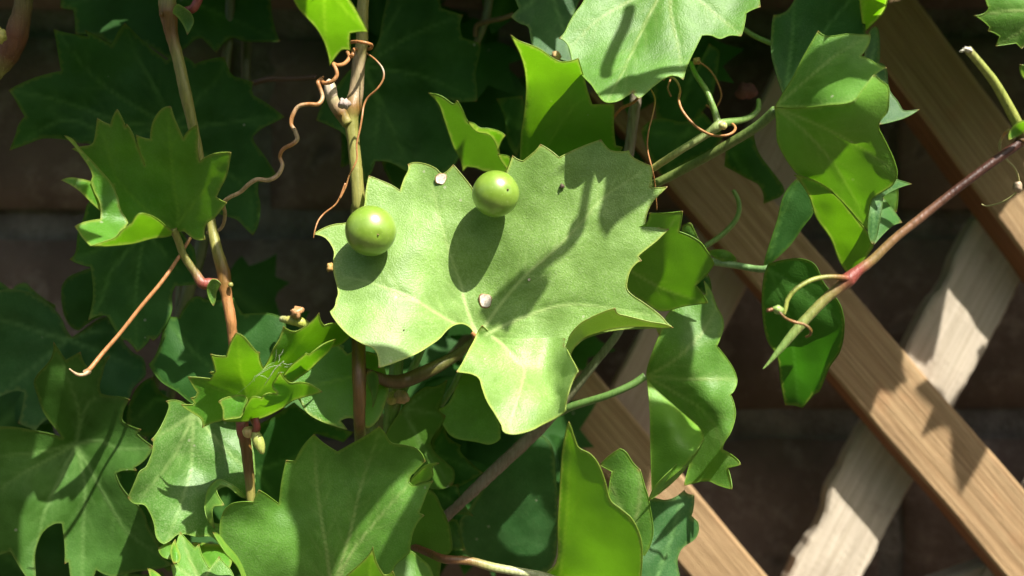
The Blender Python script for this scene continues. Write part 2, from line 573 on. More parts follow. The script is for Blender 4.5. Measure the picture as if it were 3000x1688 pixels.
# ================================================================== background wall
def brick_mat():
    m, t, out = newmat('fired_brick')
    n = N(t)
    tc = n.node('ShaderNodeTexCoord'); oi = n.node('ShaderNodeObjectInfo')
    off = n.node('ShaderNodeVectorMath', operation='ADD'); n.l(tc.outputs['Object'], off.inputs[0])
    cmb = n.node('ShaderNodeCombineXYZ'); n.l(oi.outputs['Random'], cmb.inputs[0]); n.l(oi.outputs['Random'], cmb.inputs[1]); n.l(off.outputs[0], off.inputs[1]) if False else n.l(cmb.outputs[0], off.inputs[1])
    v = off.outputs[0]
    a = n.noise(v, 14, 4, .6); b = n.noise(v, 90, 4, .7); c = n.noise(v, 700, 3, .6); s = n.noise(v, 45, 2, .8)
    base = n.mix(n.ramp(a, .35, .65), (0.085, 0.056, 0.040), (0.20, 0.138, 0.104))
    base = n.mix(n.math('MULTIPLY', n.ramp(b, .5, .7), .45), base, (0.34, 0.27, 0.21))
    base = n.mix(n.math('MULTIPLY', n.ramp(s, .62, .72), .8), base, (0.05, 0.035, 0.03))
    base = n.mix(n.math('MULTIPLY', n.ramp(c, .5, .8), .3), base, (0.09, 0.05, 0.04))
    bs = n.node('ShaderNodeBsdfPrincipled'); n.l(base, bs.inputs['Base Color']); bs.inputs['Roughness'].default_value = .9
    bp = n.node('ShaderNodeBump'); bp.inputs['Distance'].default_value = .0012; bp.inputs['Strength'].default_value = .9
    n.l(n.math('ADD', n.math('ADD', b, n.math('MULTIPLY', c, .3)), n.math('MULTIPLY', n.ramp(s, .6, .75), -.8)), bp.inputs['Height']); n.l(bp.outputs[0], bs.inputs['Normal'])
    n.l(bs.outputs[0], out.inputs[0])
    return m
def mortar_mat():
    m, t, out = newmat('lime_mortar')
    n = N(t); tc = n.node('ShaderNodeTexCoord'); v = tc.outputs['Object']
    a = n.noise(v, 60, 4, .7); b = n.noise(v, 500, 3, .7)
    base = n.mix(n.ramp(a, .35, .65), (0.10, 0.085, 0.07), (0.24, 0.215, 0.185))
    base = n.mix(n.math('MULTIPLY', n.ramp(b, .5, .75), .5), base, (0.13, 0.11, 0.09))
    bs = n.node('ShaderNodeBsdfPrincipled'); n.l(base, bs.inputs['Base Color']); bs.inputs['Roughness'].default_value = .95
    bp = n.node('ShaderNodeBump'); bp.inputs['Distance'].default_value = .002; n.l(n.math('ADD', a, b), bp.inputs['Height']); n.l(bp.outputs[0], bs.inputs['Normal'])
    n.l(bs.outputs[0], out.inputs[0])
    return m
BRICK, MORTAR = brick_mat(), mortar_mat()
WD = 0.128           # distance of the brick face behind the big leaf
BW, BH, MJ = 0.215, 0.060, 0.011
wall = empty('brick_wall', (0, WD, 0), 'weathered brown brick wall in deep shade behind the ivy and the trellis', 'brick wall')
mort = []
zj = P(0, 655, 130).z          # a bed joint seen at the left
rows = []
z = zj
while z > .02: z -= BH + MJ
z0w = z
nrow = int((1.75 - z0w) / (BH + MJ))
meshes = []
for k in range(6):
    bm = bmesh.new()
    nx, nz = 12, 5
    vs = {}
    for face in range(1):
        for i in range(nx + 1):
            for j in range(nz + 1):
                x = -BW / 2 + BW * i / nx; zz = BH * j / nz
                e = min(i, nx - i, j * 2, (nz - j) * 2)
                y = (0.004 if e == 0 else 0) + noise.noise(Vector((x * 25, zz * 25, k * 7))) * .0016
                vs[i, j] = bm.verts.new((x + (noise.noise(Vector((zz * 60, k, i))) * .0012 if i in (0, nx) else 0), y, zz + (noise.noise(Vector((x * 60, k, j))) * .0014 if j in (0, nz) else 0)))
    for i in range(nx):
        for j in range(nz):
            bm.faces.new((vs[i, j], vs[i + 1, j], vs[i + 1, j + 1], vs[i, j + 1]))
    ring = [vs[i, 0] for i in range(nx + 1)] + [vs[nx, j] for j in range(1, nz + 1)] + [vs[i, nz] for i in range(nx - 1, -1, -1)] + [vs[0, j] for j in range(nz - 1, 0, -1)]
    bk = [bm.verts.new((v.co.x, .05, v.co.z)) for v in ring]
    for i in range(len(ring)):
        j = (i + 1) % len(ring)
        bm.faces.new((ring[j], ring[i], bk[i], bk[j]))
    me = bpy.data.meshes.new('brick'); bm.to_mesh(me); bm.free()
    me.materials.append(BRICK)
    me.polygons.foreach_set('use_smooth', [True] * len(me.polygons))
    meshes.append(me)
for r in range(nrow):
    zz = z0w + r * (BH + MJ) + MJ / 2
    for c in range(-5, 6):
        o = bpy.data.objects.new('brick', random.choice(meshes))
        o.location = (c * (BW + MJ) + (.11 if r % 2 else 0.02) + random.uniform(-.002, .002), random.uniform(-.0015, .0015), zz)
        o.parent = wall; COL.objects.link(o)
mv, mf = [], []
NXM, NZM = 180, 150
zlo, zhi = z0w - .05, z0w + nrow * (BH + MJ) + .05
for j in range(NZM + 1):
    for i in range(NXM + 1):
        x = -1.35 + 2.7 * i / NXM; zq = zlo + (zhi - zlo) * j / NZM
        mv.append((x, WD + .0065 + noise.noise(Vector((x * 40, 0, zq * 40))) * .0025, zq))
for j in range(NZM):
    for i in range(NXM):
        a = j * (NXM + 1) + i
        mf.append((a, a + 1, a + NXM + 2, a + NXM + 1))
link('mortar', mv, mf, MORTAR, wall, (0, WD, 0))
# ground at the foot of the wall
def soil_mat():
    m, t, out = newmat('garden_soil')
    n = N(t); tc = n.node('ShaderNodeTexCoord'); v = tc.outputs['Object']
    a = n.noise(v, 4, 5, .7); b = n.noise(v, 60, 4, .7)
    base = n.mix(a, (0.05, 0.04, 0.028), (0.09, 0.072, 0.05))
    base = n.mix(n.math('MULTIPLY', n.ramp(b, .5, .7), .5), base, (0.06, 0.08, 0.03))
    bs = n.node('ShaderNodeBsdfPrincipled'); n.l(base, bs.inputs['Base Color']); bs.inputs['Roughness'].default_value = .95
    n.l(bs.outputs[0], out.inputs[0]); return m
g = link('ground', [(-40, -40, 0), (40, -40, 0), (40, 40, 0), (-40, 40, 0)], [(0, 1, 2, 3)], soil_mat(), None, (0, 0, 0), smooth=False)
tag(g, 'bare garden soil at the foot of the brick wall', 'ground', kind='structure')
del g['category']

# ================================================================== trellis
def wood_mat(name, c1, c2, c3, rough=.75, streak=.6, blotch=(0.16, 0.09, 0.05), bl=.3):
    m, t, out = newmat(name)
    n = N(t); tc = n.node('ShaderNodeTexCoord'); oi = n.node('ShaderNodeObjectInfo')
    off = n.node('ShaderNodeVectorMath', operation='ADD'); n.l(tc.outputs['Object'], off.inputs[0])
    cmb = n.node('ShaderNodeCombineXYZ'); n.l(oi.outputs['Random'], cmb.inputs[0]); n.l(oi.outputs['Random'], cmb.inputs[1]); n.l(cmb.outputs[0], off.inputs[1])
    mp = n.node('ShaderNodeMapping'); n.l(off.outputs[0], mp.inputs[0]); mp.inputs['Scale'].default_value = (.014, 1, 1)
    g1 = n.noise(mp.outputs[0], 420, 3, .6); g2 = n.noise(mp.outputs[0], 1500, 4, .7); g3 = n.noise(off.outputs[0], 70, 4, .6); g4 = n.noise(off.outputs[0], 900, 3, .6)
    base = n.mix(n.ramp(g1, .35, .65), c1, c2)
    base = n.mix(n.math('MULTIPLY', n.ramp(g2, .42, .62), streak), base, c3)
    base = n.mix(n.math('MULTIPLY', n.ramp(g3, .58, .72), bl), base, blotch)
    base = n.mix(n.math('MULTIPLY', n.ramp(g4, .6, .75), .25), base, blotch)
    bs = n.node('ShaderNodeBsdfPrincipled'); n.l(base, bs.inputs['Base Color']); bs.inputs['Roughness'].default_value = rough
    bp = n.node('ShaderNodeBump'); bp.inputs['Distance'].default_value = .0006; n.l(n.math('ADD', g1, g2), bp.inputs['Height']); n.l(bp.outputs[0], bs.inputs['Normal'])
    n.l(bs.outputs[0], out.inputs[0]); return m
WBROWN = wood_mat('stained_wood', (0.27, 0.168, 0.075), (0.385, 0.265, 0.135), (0.18, 0.10, 0.042), blotch=(.30, .13, .05), bl=.35)
WPALE = wood_mat('raw_split_wood', (0.44, 0.38, 0.29), (0.54, 0.47, 0.37), (0.34, 0.28, 0.20), rough=.85, streak=.5, blotch=(.17, .11, .07), bl=.45)
WPINK = wood_mat('bare_wood', (0.40, 0.29, 0.22), (0.47, 0.36, 0.28), (0.34, 0.24, 0.17), rough=.85, streak=.4, blotch=(.25, .13, .08), bl=.25)

WSIDE = wood_mat('darker_wood_edge', (0.20, 0.085, 0.030), (0.27, 0.12, 0.045), (0.14, 0.055, 0.02))  # slat edges, darker and redder than the front faces

trellis = empty('wooden_trellis', P(2500, 1100, 100), 'diagonal wooden trellis with brown front slats crossing paler rough back slats', 'trellis')
def slat(p0, p1, d, wid, thick, mat, label=None, ragged=0.0, ext=.06):
    """p0,p1: pixel positions of the centre line; d: mm of the front face; wid in mm"""
    a, b = P(*p0, d), P(*p1, d)
    u = (b - a).normalized()
    a = a - u * ext; b = b + u * ext
    ln = (b - a).length
    nrm = Vector((0, -1, 0)); s = nrm.cross(u).normalized()
    n = 90; hw = wid / 2000; th = thick / 1000; ch = .0009
    prof = [(-hw, 0), (-hw, th - ch), (-hw + ch, th), (-hw * .5, th), (0, th), (hw * .5, th), (hw - ch, th), (hw, th - ch), (hw, 0)]
    V, F = [], []
    sd = random.random() * 90
    for i in range(n + 1):
        t = i / n * ln
        for q, (sx, h) in enumerate(prof):
            e = 1 if abs(sx) > hw * .8 else 0
            jag = ragged * e * (abs(noise.noise(Vector((t * 500, sd, sx * 90)))) * .9 + max(0, noise.noise(Vector((t * 45, sd, sx * 50))) - .1) * 5) / 1000
            sxx = sx - math.copysign(jag, sx) + noise.noise(Vector((t * 30, sd, sx * 50))) * .0004
            hh = h + (noise.noise(Vector((t * 80, sd + 9, sx * 200))) * .00035 * (1 + ragged) if h > 0 else 0)
            # local frame: x along the slat, y across, z out of the face
            V.append((t - ln / 2, sxx, hh - th))
    m = len(prof)
    for i in range(n):
        for q in range(m - 1):
            F.append((i * m + q, (i + 1) * m + q, (i + 1) * m + q + 1, i * m + q + 1))
        F.append((i * m + m - 1, (i + 1) * m + m - 1, (i + 1) * m, i * m))
    F.append(tuple(range(m))); F.append(tuple(n * m + q for q in range(m))[::-1])
    me = bpy.data.meshes.new('slat'); me.from_pydata(V, [], F); me.materials.append(mat); me.materials.append(WSIDE)
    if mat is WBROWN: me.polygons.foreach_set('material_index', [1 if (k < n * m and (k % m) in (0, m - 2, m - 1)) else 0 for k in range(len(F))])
    me.update()
    o = bpy.data.objects.new('slat', me)
    M = Matrix((u, s, nrm)).transposed().to_4x4()
    o.rotation_euler = M.to_euler()
    o.location = (a + b) / 2 - Vector(trellis.location)
    o.parent = trellis
    COL.objects.link(o)
    if label: o['label'] = label
    return o
# front slats, falling to the right
slat((2600, 40), (3000, 585), 80, 20.5, 14, WBROWN, 'brown front slat crossing the upper right corner')
slat((2180, 640), (2860, 1430), 80, 21.5, 14, WBROWN, 'broad brown front slat crossing the middle of the trellis')
slat((1560, 1010), (2110, 1660), 86, 19, 12, WBROWN, 'shaded brown front slat low behind the leaves')
slat((3160, -200), (3700, 470), 78, 20, 8, WBROWN, ext=.05)
# back slats, falling to the left
slat((2890, 800), (2440, 1640), 94, 23, 7.5, WPALE, 'pale rough split back slat with ragged edge', ragged=1.0)
slat((2380, 240), (1800, 1360), 95, 24, 7.5, WPINK, 'smooth pinkish back slat half hidden by leaves', ragged=.3)
slat((3420, 900), (2960, 1760), 95, 22, 7.5, WPALE, ragged=.6)
slat((1560, 520), (1100, 1400), 95, 21, 7, WPINK, ragged=.3)
slat((2740, 1760), (3200, 1590), 97, 12, 7, WPALE, 'pale rail at the bottom right corner', ragged=.5, ext=.01)

# ================================================================== vines
IVY = 'ivy shoots climbing in front of the brick wall'
left_v = empty('ivy_vine', P(*T1((1190, 0))[0], 4), 'tan ivy shoot on the left with small curled bright leaves and a wavy brown tendril', 'ivy vine', IVY)
mid_v = empty('ivy_vine', P(*T4((395, 0))[0], 12), 'upright ivy shoot in the middle bearing the large waxy leaf under the berries', 'ivy vine', IVY)
right_v = empty('ivy_vine', P(*T7((850, 740))[0], 10), 'green forked ivy shoot right of the large leaf, leading to the folded bright leaf', 'ivy vine', IVY)
cut_v = empty('ivy_vine', P(*T7((2400, 830))[0], -14), 'dark red ivy shoot at right edge with a cut green side stalk', 'ivy vine', IVY)
old_v = empty('ivy_vine', P(*T4((2320, 660))[0], 26), 'old grey-brown woody ivy stem with the broad pale leaf at the top', 'ivy vine', IVY)
thick_v = empty('ivy_vine', P(40, 150, -8), 'thick reddish-brown ivy stem cut off by the top left corner', 'ivy vine', IVY)
dark_v = empty('ivy_vine', P(620, 300, 48), 'shaded ivy vine with large dark leaves at the left, close to the bricks', 'ivy vine', IVY)
low_v = empty('ivy_vine', P(1150, 1250, 24), 'green ivy vine with crowded leaves at the bottom centre and a pink node', 'ivy vine', IVY)
lat_v = empty('ivy_vine', P(*T8((640, 130))[0], 20), 'thin pale ivy shoot with leaves hanging in front of the trellis', 'ivy vine', IVY)
top_v = empty('ivy_vine', P(1300, 60, 45), 'shaded ivy vine with dark leaves high up behind the middle shoot', 'ivy vine', IVY)

# ---- left shoot
tube('stem', T1((1200, -140, 4, 50), (1185, 0, 4, 50), (1192, 90, 4, 54), (1215, 250, 4, 36), (1260, 420, 4, 33), (1310, 650, 4, 35), (1355, 850, 5, 31), (1400, 1050, 6, 27), (1430, 1200, 7, 26))
     + T2((1495, 380, 7, 28), (1535, 560, 6, 33), (1580, 720, 6, 38), (1590, 800, 6, 41), (1605, 900, 6, 31), (1632, 1050, 6, 31), (1645, 1180, 7, 27), (1665, 1380, 8, 28))
     + T3((1700, 250, 7, 32), (1715, 400, 6, 38), (1738, 520, 6, 33), (1758, 700, 6, 30), (1778, 920, 6, 25), (1795, 1100, 10, 25)),
     [REDB, TAN, REDB, REDB, TAN, TAN, TAN, TAN, TAN, TAN, TAN, REDB, REDB, ORG, ORG, ORG, REDB, REDB, RED, REDB, BROWN, TAN, TAN], STEM, left_v, ridges=.035, bumps=.08, sub=8)
def stip(pts, d, mat, par, label=None):
    return leaf(par, mat, [(pts, (d, 0, 1.2, -1.5), 0)], pts[0], veins=[], step=5, wave=.25, parts_name='stipule', rim=.12, label=label)
stip(T1((1225, 95), (1235, 50), (1262, 30), (1310, 60), (1350, 95), (1370, 150), (1352, 200), (1325, 245), (1300, 180), (1265, 130)), 0, SATIN, left_v)
stip(T2((1500, 770), (1535, 775), (1565, 805), (1532, 860), (1525, 910), (1510, 958), (1478, 900), (1465, 840), (1480, 795)), 1, SATIN, left_v)
blob('node', *T2((1632, 808))[0], 4, 8, 8, TAN, STEM, left_v)
blob('node', *T1((1140, 102))[0], 2, 6, 8, REDB, STEM, left_v)
tube('petiole', T1((1420, -60, 0, 26), (1392, 20, 0, 26), (1360, 65, 0, 25), (1290, 80, 2, 22)), RED, STEM, left_v)
blob('bud', *T3((1762, 430))[0], 0, 20, 17, (.5, .38, .16), STEM, left_v)
blob('bud', *T3((1826, 490))[0], -1, 17, 32, (.36, .40, .10), STEM, left_v, rot=.35, point=.3)
tube('stalk', T3((1808, 330, -2, 20), (1818, 400, -2, 18), (1790, 430, 0, 18)), RED, STEM, left_v)

# small bright leaf, upper left
A1 = T2((1240, 435), (1180, 410), (1100, 390), (950, 400), (870, 330), (830, 230), (800, 100)) + T1((760, 1310), (700, 1210), (640, 1150), (570, 1085), (510, 1055), (570, 1040), (640, 1028), (665, 1000), (680, 920), (690, 840), (735, 865), (783, 885), (800, 830), (830, 775), (860, 830), (890, 905), (897, 880), (940, 950), (975, 1050), (1025, 1170), (990, 1080), (972, 1010), (965, 957), (1010, 975), (1065, 987), (1070, 920), (1085, 860), (1120, 800), (1160, 765), (1208, 755), (1230, 830), (1265, 910), (1298, 985), (1330, 930), (1390, 885), (1398, 960), (1395, 1060), (1410, 1150), (1460, 1110), (1530, 1085), (1633, 1078), (1620, 1160), (1600, 1250), (1560, 1330), (1530, 1395), (1560, 1415), (1605, 1435)) + T2((1585, 250), (1520, 330), (1455, 385), (1452, 487), (1400, 490), (1360, 475), (1325, 445), (1300, 428))
B1 = T1((455, 960), (510, 985), (560, 1045), (640, 1130), (690, 1185), (740, 1240), (790, 1300), (820, 1370)) + T2((832, 190), (850, 270), (890, 340), (905, 370), (860, 430), (800, 500), (720, 525), (645, 535), (590, 480), (555, 430), (530, 395), (600, 365), (680, 348), (712, 345), (715, 290), (710, 240), (690, 190), (672, 160), (650, 100), (645, 75), (655, 50)) + T1((655, 1240), (630, 1180), (575, 1100), (515, 1020))
B1b = T2((435, 68), (500, 50), (570, 60), (645, 78), (680, 160), (705, 220), (712, 285), (640, 220), (570, 150), (500, 100))
C1 = T2((645, 535), (740, 500), (820, 470), (860, 425), (930, 372), (955, 330), (995, 302), (1060, 315), (1110, 340), (1155, 375), (1190, 410), (1240, 440), (1190, 465), (1080, 480), (950, 515), (850, 528), (740, 536))
l1 = leaf(left_v, YOUNG, [
    (A1, T2((1240, 435, 1), (1000, 380, 1), (860, 200, 0), (1400, 400, -1), (1450, 480, -2), (1600, 240, -7)) + T1((690, 840, -10), (960, 1000, -9), (1208, 755, -15), (1390, 890, -15), (1630, 1080, -13), (1100, 1300, -4), (510, 1055, -6)), 0),
    (B1, T2((530, 395, -11), (645, 535, -14), (712, 345, -5), (900, 370, -4), (850, 230, -4), (750, 450, -9)) + T1((455, 960, -11), (680, 1200, -7)), 0),
    (B1b, T2((435, 68, -9), (645, 78, -6), (710, 285, -3), (500, 100, -10)), 0),
    (C1, T2((645, 536, -14), (850, 528, -9), (1080, 482, -4), (1235, 440, 0), (860, 425, -14), (995, 302, -17), (1110, 340, -12), (940, 420, -11.5)), 1)],
    T2((1245, 435))[0][:2], veins=[T2((1245, 435), (1260, 300), (1230, 100)) + T1((1200, 1000), (1190, 800)), T2((1245, 435), (1130, 350), (950, 200)) + T1((820, 1250), (760, 1050), (700, 880)), T2((1245, 435), (1290, 340), (1400, 200)) + T1((1480, 1300), (1600, 1110))],
    label='small curled bright green leaf with jagged lobes, upper left', step=8)
tube('petiole', T2((1225, 415, 1, 24), (1260, 490, 2, 22), (1300, 600, 3, 23), (1380, 720, 4, 26), (1430, 795, 4, 32), (1480, 800, 5, 34), (1560, 800, 6, 30)), [OLV, OLV, OLV, (.22, .16, .06), RED, RED, REDB], STEM, l1, bumps=.06)

# small crumpled leaf, lower left
A2 = T9((665, 260), (740, 300), (800, 370), (870, 450), (898, 457), (900, 520), (935, 615), (985, 540), (1040, 420), (1100, 320), (1140, 195), (1190, 230), (1255, 245), (1330, 215), (1420, 150), (1498, 60), (1512, 130), (1550, 185), (1700, 165), (1850, 240), (1760, 350), (1660, 400), (1550, 420), (1450, 480), (1330, 560), (1220, 640), (1150, 720), (1090, 850), (1000, 940), (780, 980), (640, 1000), (520, 1140), (420, 1170), (320, 1218), (310, 1130), (240, 1080), (160, 1030), (108, 985), (225, 985), (240, 965), (205, 918), (255, 905), (270, 860), (230, 800), (178, 705), (290, 710), (402, 724), (430, 690), (395, 660), (452, 650), (440, 590), (405, 475), (470, 490), (565, 495), (585, 420), (620, 330))
D2 = T9((1140, 690), (1220, 590), (1330, 500), (1370, 465), (1400, 480), (1450, 440), (1550, 370), (1665, 325), (1610, 430), (1500, 540), (1400, 640), (1300, 710), (1230, 757), (1180, 742))
B2 = T9((485, 955), (560, 915), (690, 890), (740, 895), (780, 935), (760, 1000), (730, 1080), (700, 1115), (600, 1130), (525, 1142), (530, 1060), (515, 1000))
C2 = T9((522, 1147), (620, 1112), (700, 1110), (740, 1030), (790, 945), (830, 905), (880, 908), (920, 920), (950, 882), (1000, 868), (1080, 882), (1075, 858), (1040, 830), (1028, 780), (1060, 730), (1110, 658), (1150, 720), (1210, 765), (1300, 758), (1400, 775), (1480, 820), (1532, 857), (1440, 885), (1330, 915), (1240, 945), (1130, 1020), (1000, 1090), (850, 1140), (700, 1157))
l2 = leaf(left_v, YOUNG, [
    (A2, T9((780, 940, 3), (320, 1218, -1), (108, 985, -6), (178, 705, -8), (405, 475, -12), (665, 260, -17), (898, 457, -12), (935, 615, -5), (1140, 195, -13), (1498, 60, -13), (1850, 240, 3), (1150, 720, 0), (700, 700, -3)), 0),
    (D2, T9((1140, 690, -4), (1370, 465, -12), (1665, 325, -6), (1230, 757, 1), (1500, 540, -5), (1400, 640, -1)), 1),
    (B2, T9((485, 955, -9), (690, 890, -6), (780, 935, -6), (525, 1142, -8), (700, 1115, -6)), 0),
    (C2, T9((522, 1147, -7), (700, 1157, -3), (1000, 1090, -1), (1240, 945, -4), (1532, 857, -12), (1300, 758, -8), (1110, 658, -12), (1028, 780, -8), (1080, 890, -8), (950, 880, -10), (790, 945, -8)), 1)],
    T9((800, 1000))[0][:2], veins=[T9((770, 950), (750, 800), (700, 600), (680, 300)), T9((770, 950), (900, 850), (1150, 550), (1480, 130)), T9((770, 950), (600, 880), (400, 800), (200, 720))],
    label='small crumpled yellow-green leaf with a scrap of cobweb, lower left', step=7)
tube('petiole', T3((1770, 300, 2, 24), (1815, 380, -1, 22), (1812, 420, 0, 22)), RED, STEM, l2)
leaf(left_v, SATIN, [(T3((1175, 212), (1195, 240), (1185, 290), (1150, 370), (1110, 440), (1072, 482), (1085, 500), (1080, 560), (1060, 620), (1030, 680), (990, 707), (960, 770), (930, 840), (905, 895), (950, 935), (1020, 945), (1060, 1000), (1090, 1080), (1110, 1180), (1160, 1222), (1200, 1200), (1270, 1150), (1400, 1170), (1500, 1170), (1560, 1230), (1620, 1250), (1620, 1100), (1500, 1070), (1490, 960), (1530, 850), (1600, 815), (1690, 850), (1745, 895), (1800, 890), (1805, 740), (1790, 560), (1750, 420), (1650, 330), (1450, 300), (1350, 255), (1260, 208)),
      T3((1175, 212, 6), (1250, 600, 12), (905, 895, 3), (1160, 1222, 8), (1500, 600, 16), (1790, 700, 18), (1400, 900, 13), (1500, 1170, 16), (1600, 350, 22), (1080, 560, 4)), 0),
     (T3((1455, 900), (1480, 820), (1545, 763), (1600, 780), (1680, 830), (1748, 898), (1700, 885), (1620, 822), (1560, 806), (1530, 832), (1545, 880), (1588, 947), (1520, 955), (1500, 990), (1520, 1110), (1475, 1060), (1450, 980)),
      T3((1455, 900, 9), (1545, 763, 7), (1748, 898, 9), (1588, 947, 2), (1500, 990, 4), (1520, 1110, 8)), 1)],
     T3((1380, 330))[0][:2], veins=[T3((1370, 300), (1360, 500), (1340, 750), (1190, 1190)), T3((1370, 300), (1220, 400), (1110, 460)), T3((1370, 300), (1500, 450), (1640, 600), (1780, 720)), T3((1370, 300), (1230, 600), (1000, 890))],
     label='wavy sunlit leaf with a curled margin below the crumpled leaf', step=8, wave=1.3)
leaf(left_v, DARK, [(T2((1055, 1370), (1100, 1310), (1140, 1200), (1155, 1100), (1165, 1050), (1152, 1022), (1200, 1035), (1270, 1040), (1300, 980), (1340, 920), (1400, 890), (1480, 920), (1650, 900), (1680, 960), (1720, 1015), (1800, 1012), (1900, 1010), (1990, 1040), (2015, 1080), (2050, 1250), (2000, 1480), (1750, 1650), (1500, 1720), (1350, 1640), (1250, 1560), (1150, 1500), (1090, 1430)),
      (19, 0, -3, 3), 0)], T2((1600, 1480))[0][:2], label='broad leaf behind the lower part of the left stem', step=11)

# curly tendril and the long tan one
TD = [ORG, ORG, (0.45, .27, .13), ORG]
tdr = T4((300, 300, 10, 9), (350, 295, 4, 10), (420, 305, 3, 10), (455, 320, 6, 10), (445, 345, 12, 10), (380, 352, 16, 10), (330, 350, 8, 10), (325, 385, 5, 12), (305, 400, 6, 12), (285, 370, 7, 11), (300, 405, 6, 12), (265, 450, 4, 12), (215, 462, 2, 11), (185, 452, 1, 11), (205, 495, 0, 12), (208, 540, 0, 12), (170, 580, 0, 12), (120, 588, 1, 12), (100, 560, 2, 12), (95, 545, 2, 7))
tube('tendril', tdr, ORG, STEM, left_v, sides=8)
tube('tendril', T1((2290, 540, 2, 5), (2265, 565, 2, 12), (2250, 585, 1, 13), (2262, 620, 1, 12), (2282, 690, 1, 12), (2250, 738, 0, 13), (2180, 738, 0, 12), (2110, 755, 0, 12), (2070, 820, 0, 13), (2060, 880, 0, 12), (2088, 930, 0, 13), (2103, 985, 0, 13), (2070, 1020, 0, 13), (2005, 1055, 0, 12), (1980, 1110, 1, 12), (1998, 1170, 1, 12), (1965, 1240, 1, 13), (1900, 1275, 1, 13), (1820, 1270, 1, 13), (1760, 1305, 1, 13), (1700, 1360, 2, 12), (1620, 1400, 2, 12))
     + T2((1580, 235, 4, 12), (1592, 300, 8, 11), (1580, 380, 11, 11), (1540, 425, 12, 10), (1460, 440, 12, 9)), [ORG, ORG, ORG, ORG, CREAM, ORG, ORG, CREAM, ORG, ORG, CREAM, CREAM, ORG, ORG, ORG, CREAM], STEM, left_v, sides=8, label='long wavy orange-brown tendril')
tube('tendril', T2((1345, 475, 5, 11), (1280, 590, 3, 11), (1150, 780, 0, 12), (1000, 960, -2, 12), (850, 1150, -4, 12), (720, 1300, -6, 13), (640, 1400, -8, 14), (600, 1430, -8, 17)), [REDB, ORG, ORG, ORG, ORG, ORG, ORG, CREAM], STEM, left_v, sides=10, label='straight brown stalk with a frayed pale end')
tube('frayed_end', T10((905, 985, -8, 16), (850, 1025, -9, 10), (780, 1025, -10, 8), (700, 968, -11, 3)), CREAM, STEM, left_v, sides=8, bumps=.3)
tube('frayed_end', T10((900, 1005, -8, 12), (840, 1035, -9, 6), (760, 1030, -9, 2)), CREAM, STEM, left_v, sides=6, bumps=.3)

# ---- middle shoot
tube('stem', T4((400, -120, 12, 33), (395, 0, 12, 34), (388, 100, 12, 35), (385, 300, 12, 36), (362, 450, 12, 38), (345, 650, 12, 42), (320, 760, 11, 50), (308, 850, 11, 42), (325, 1000, 11, 36), (345, 1200, 11, 36), (362, 1449, 11, 39))
     + T5((322, 480, 12, 38), (330, 800, 9, 38), (330, 1200, 3, 39)) + T6((318, 60, 0, 40), (320, 200, -3, 42), (322, 350, -4, 38), (322, 500, -3, 34), (326, 600, 4, 32), (330, 900, 18, 30)),
     [TAN, TAN, TAN, TAN, (0.33, .25, .14), (0.33, .25, .14), REDB, TAN, TAN, TAN, TAN, TAN, OLV, BROWN, BROWN, BROWN, BROWN, BROWN, OLV], STEM, mid_v, ridges=.045, bumps=.06, sub=8)
blob('bud', *T4((165, 640))[0], 8, 19, 34, (.55, .45, .33), STEM, mid_v, rot=.15)
tube('stalk', T4((160, 650, 8, 34), (195, 740, 9, 36), (240, 800, 10, 42), (290, 880, 10, 34)), [PALEG, (.42, .3, .18), REDB, TAN], STEM, mid_v)
blob('node', *T4((262, 735))[0], 5, 18, 16, (.42, .34, .30), BARK, mid_v, bumps=.5)
tube('tendril', T4((425, 380, 8, 5), (485, 425, 4, 5), (535, 490, 3, 6), (538, 560, 3, 6), (495, 630, 3, 6), (430, 690, 4, 6), (400, 750, 4, 6), (388, 830, 3, 6), (372, 920, 3, 6), (350, 1020, 3, 6), (352, 1120, 3, 5), (325, 1190, 3, 5), (295, 1250, 4, 5), (270, 1330, 4, 5), (228, 1410, 4, 5))
     + T5((245, 300, 4, 5), (215, 380, 4, 5), (180, 440, 4, 5), (110, 495, 4, 5), (70, 545, 3, 5), (48, 610, 2, 4), (40, 655, 2, 2)), [ORG, ORG, (.5, .4, .3), ORG], STEM, mid_v, sides=7)
A3 = T5((1085, 1278), (1045, 1228), (1000, 1206), (950, 1212), (905, 1240), (850, 1300), (780, 1350), (700, 1398), (600, 1440), (520, 1470), (458, 1487), (436, 1375), (350, 1330), (270, 1280), (210, 1220), (165, 1160), (148, 1126), (178, 1095), (188, 1050), (200, 1010), (190, 950), (172, 880), (168, 810), (174, 745), (150, 690), (110, 648), (40, 630), (110, 588), (180, 565), (245, 558), (300, 540), (350, 500), (370, 440), (378, 350), (398, 253), (470, 282), (540, 312), (598, 350), (625, 270), (652, 215), (648, 180), (700, 168), (770, 180), (830, 208), (862, 238), (885, 235), (915, 210), (940, 182), (985, 235), (1030, 290), (1062, 335), (1085, 400), (1140, 450), (1200, 400), (1250, 300), (1290, 215), (1322, 123), (1350, 145), (1388, 158), (1430, 125), (1470, 90), (1500, 52), (1550, 80), (1590, 110), (1620, 136), (1700, 95), (1780, 60), (1890, 20), (1910, 50), (1945, 85), (2000, 98), (2068, 92), (2090, 130), (2150, 165), (2212, 190), (2218, 250), (2203, 325), (2260, 330), (2317, 323), (2270, 370), (2230, 410), (2200, 460), (2182, 510), (2178, 560), (2230, 570), (2280, 592), (2327, 595), (2290, 630), (2250, 670), (2200, 710), (2150, 750), (2128, 772), (2150, 800), (2118, 815), (2080, 860), (2060, 920), (2057, 980), (2090, 1020), (2150, 1060), (2220, 1110), (2280, 1160), (2315, 1200), (2352, 1230), (2200, 1235), (2000, 1245), (1880, 1270), (1790, 1300), (1730, 1345), (1695, 1400), (1640, 1400), (1600, 1345), (1500, 1335), (1300, 1335), (1200, 1325), (1120, 1310))
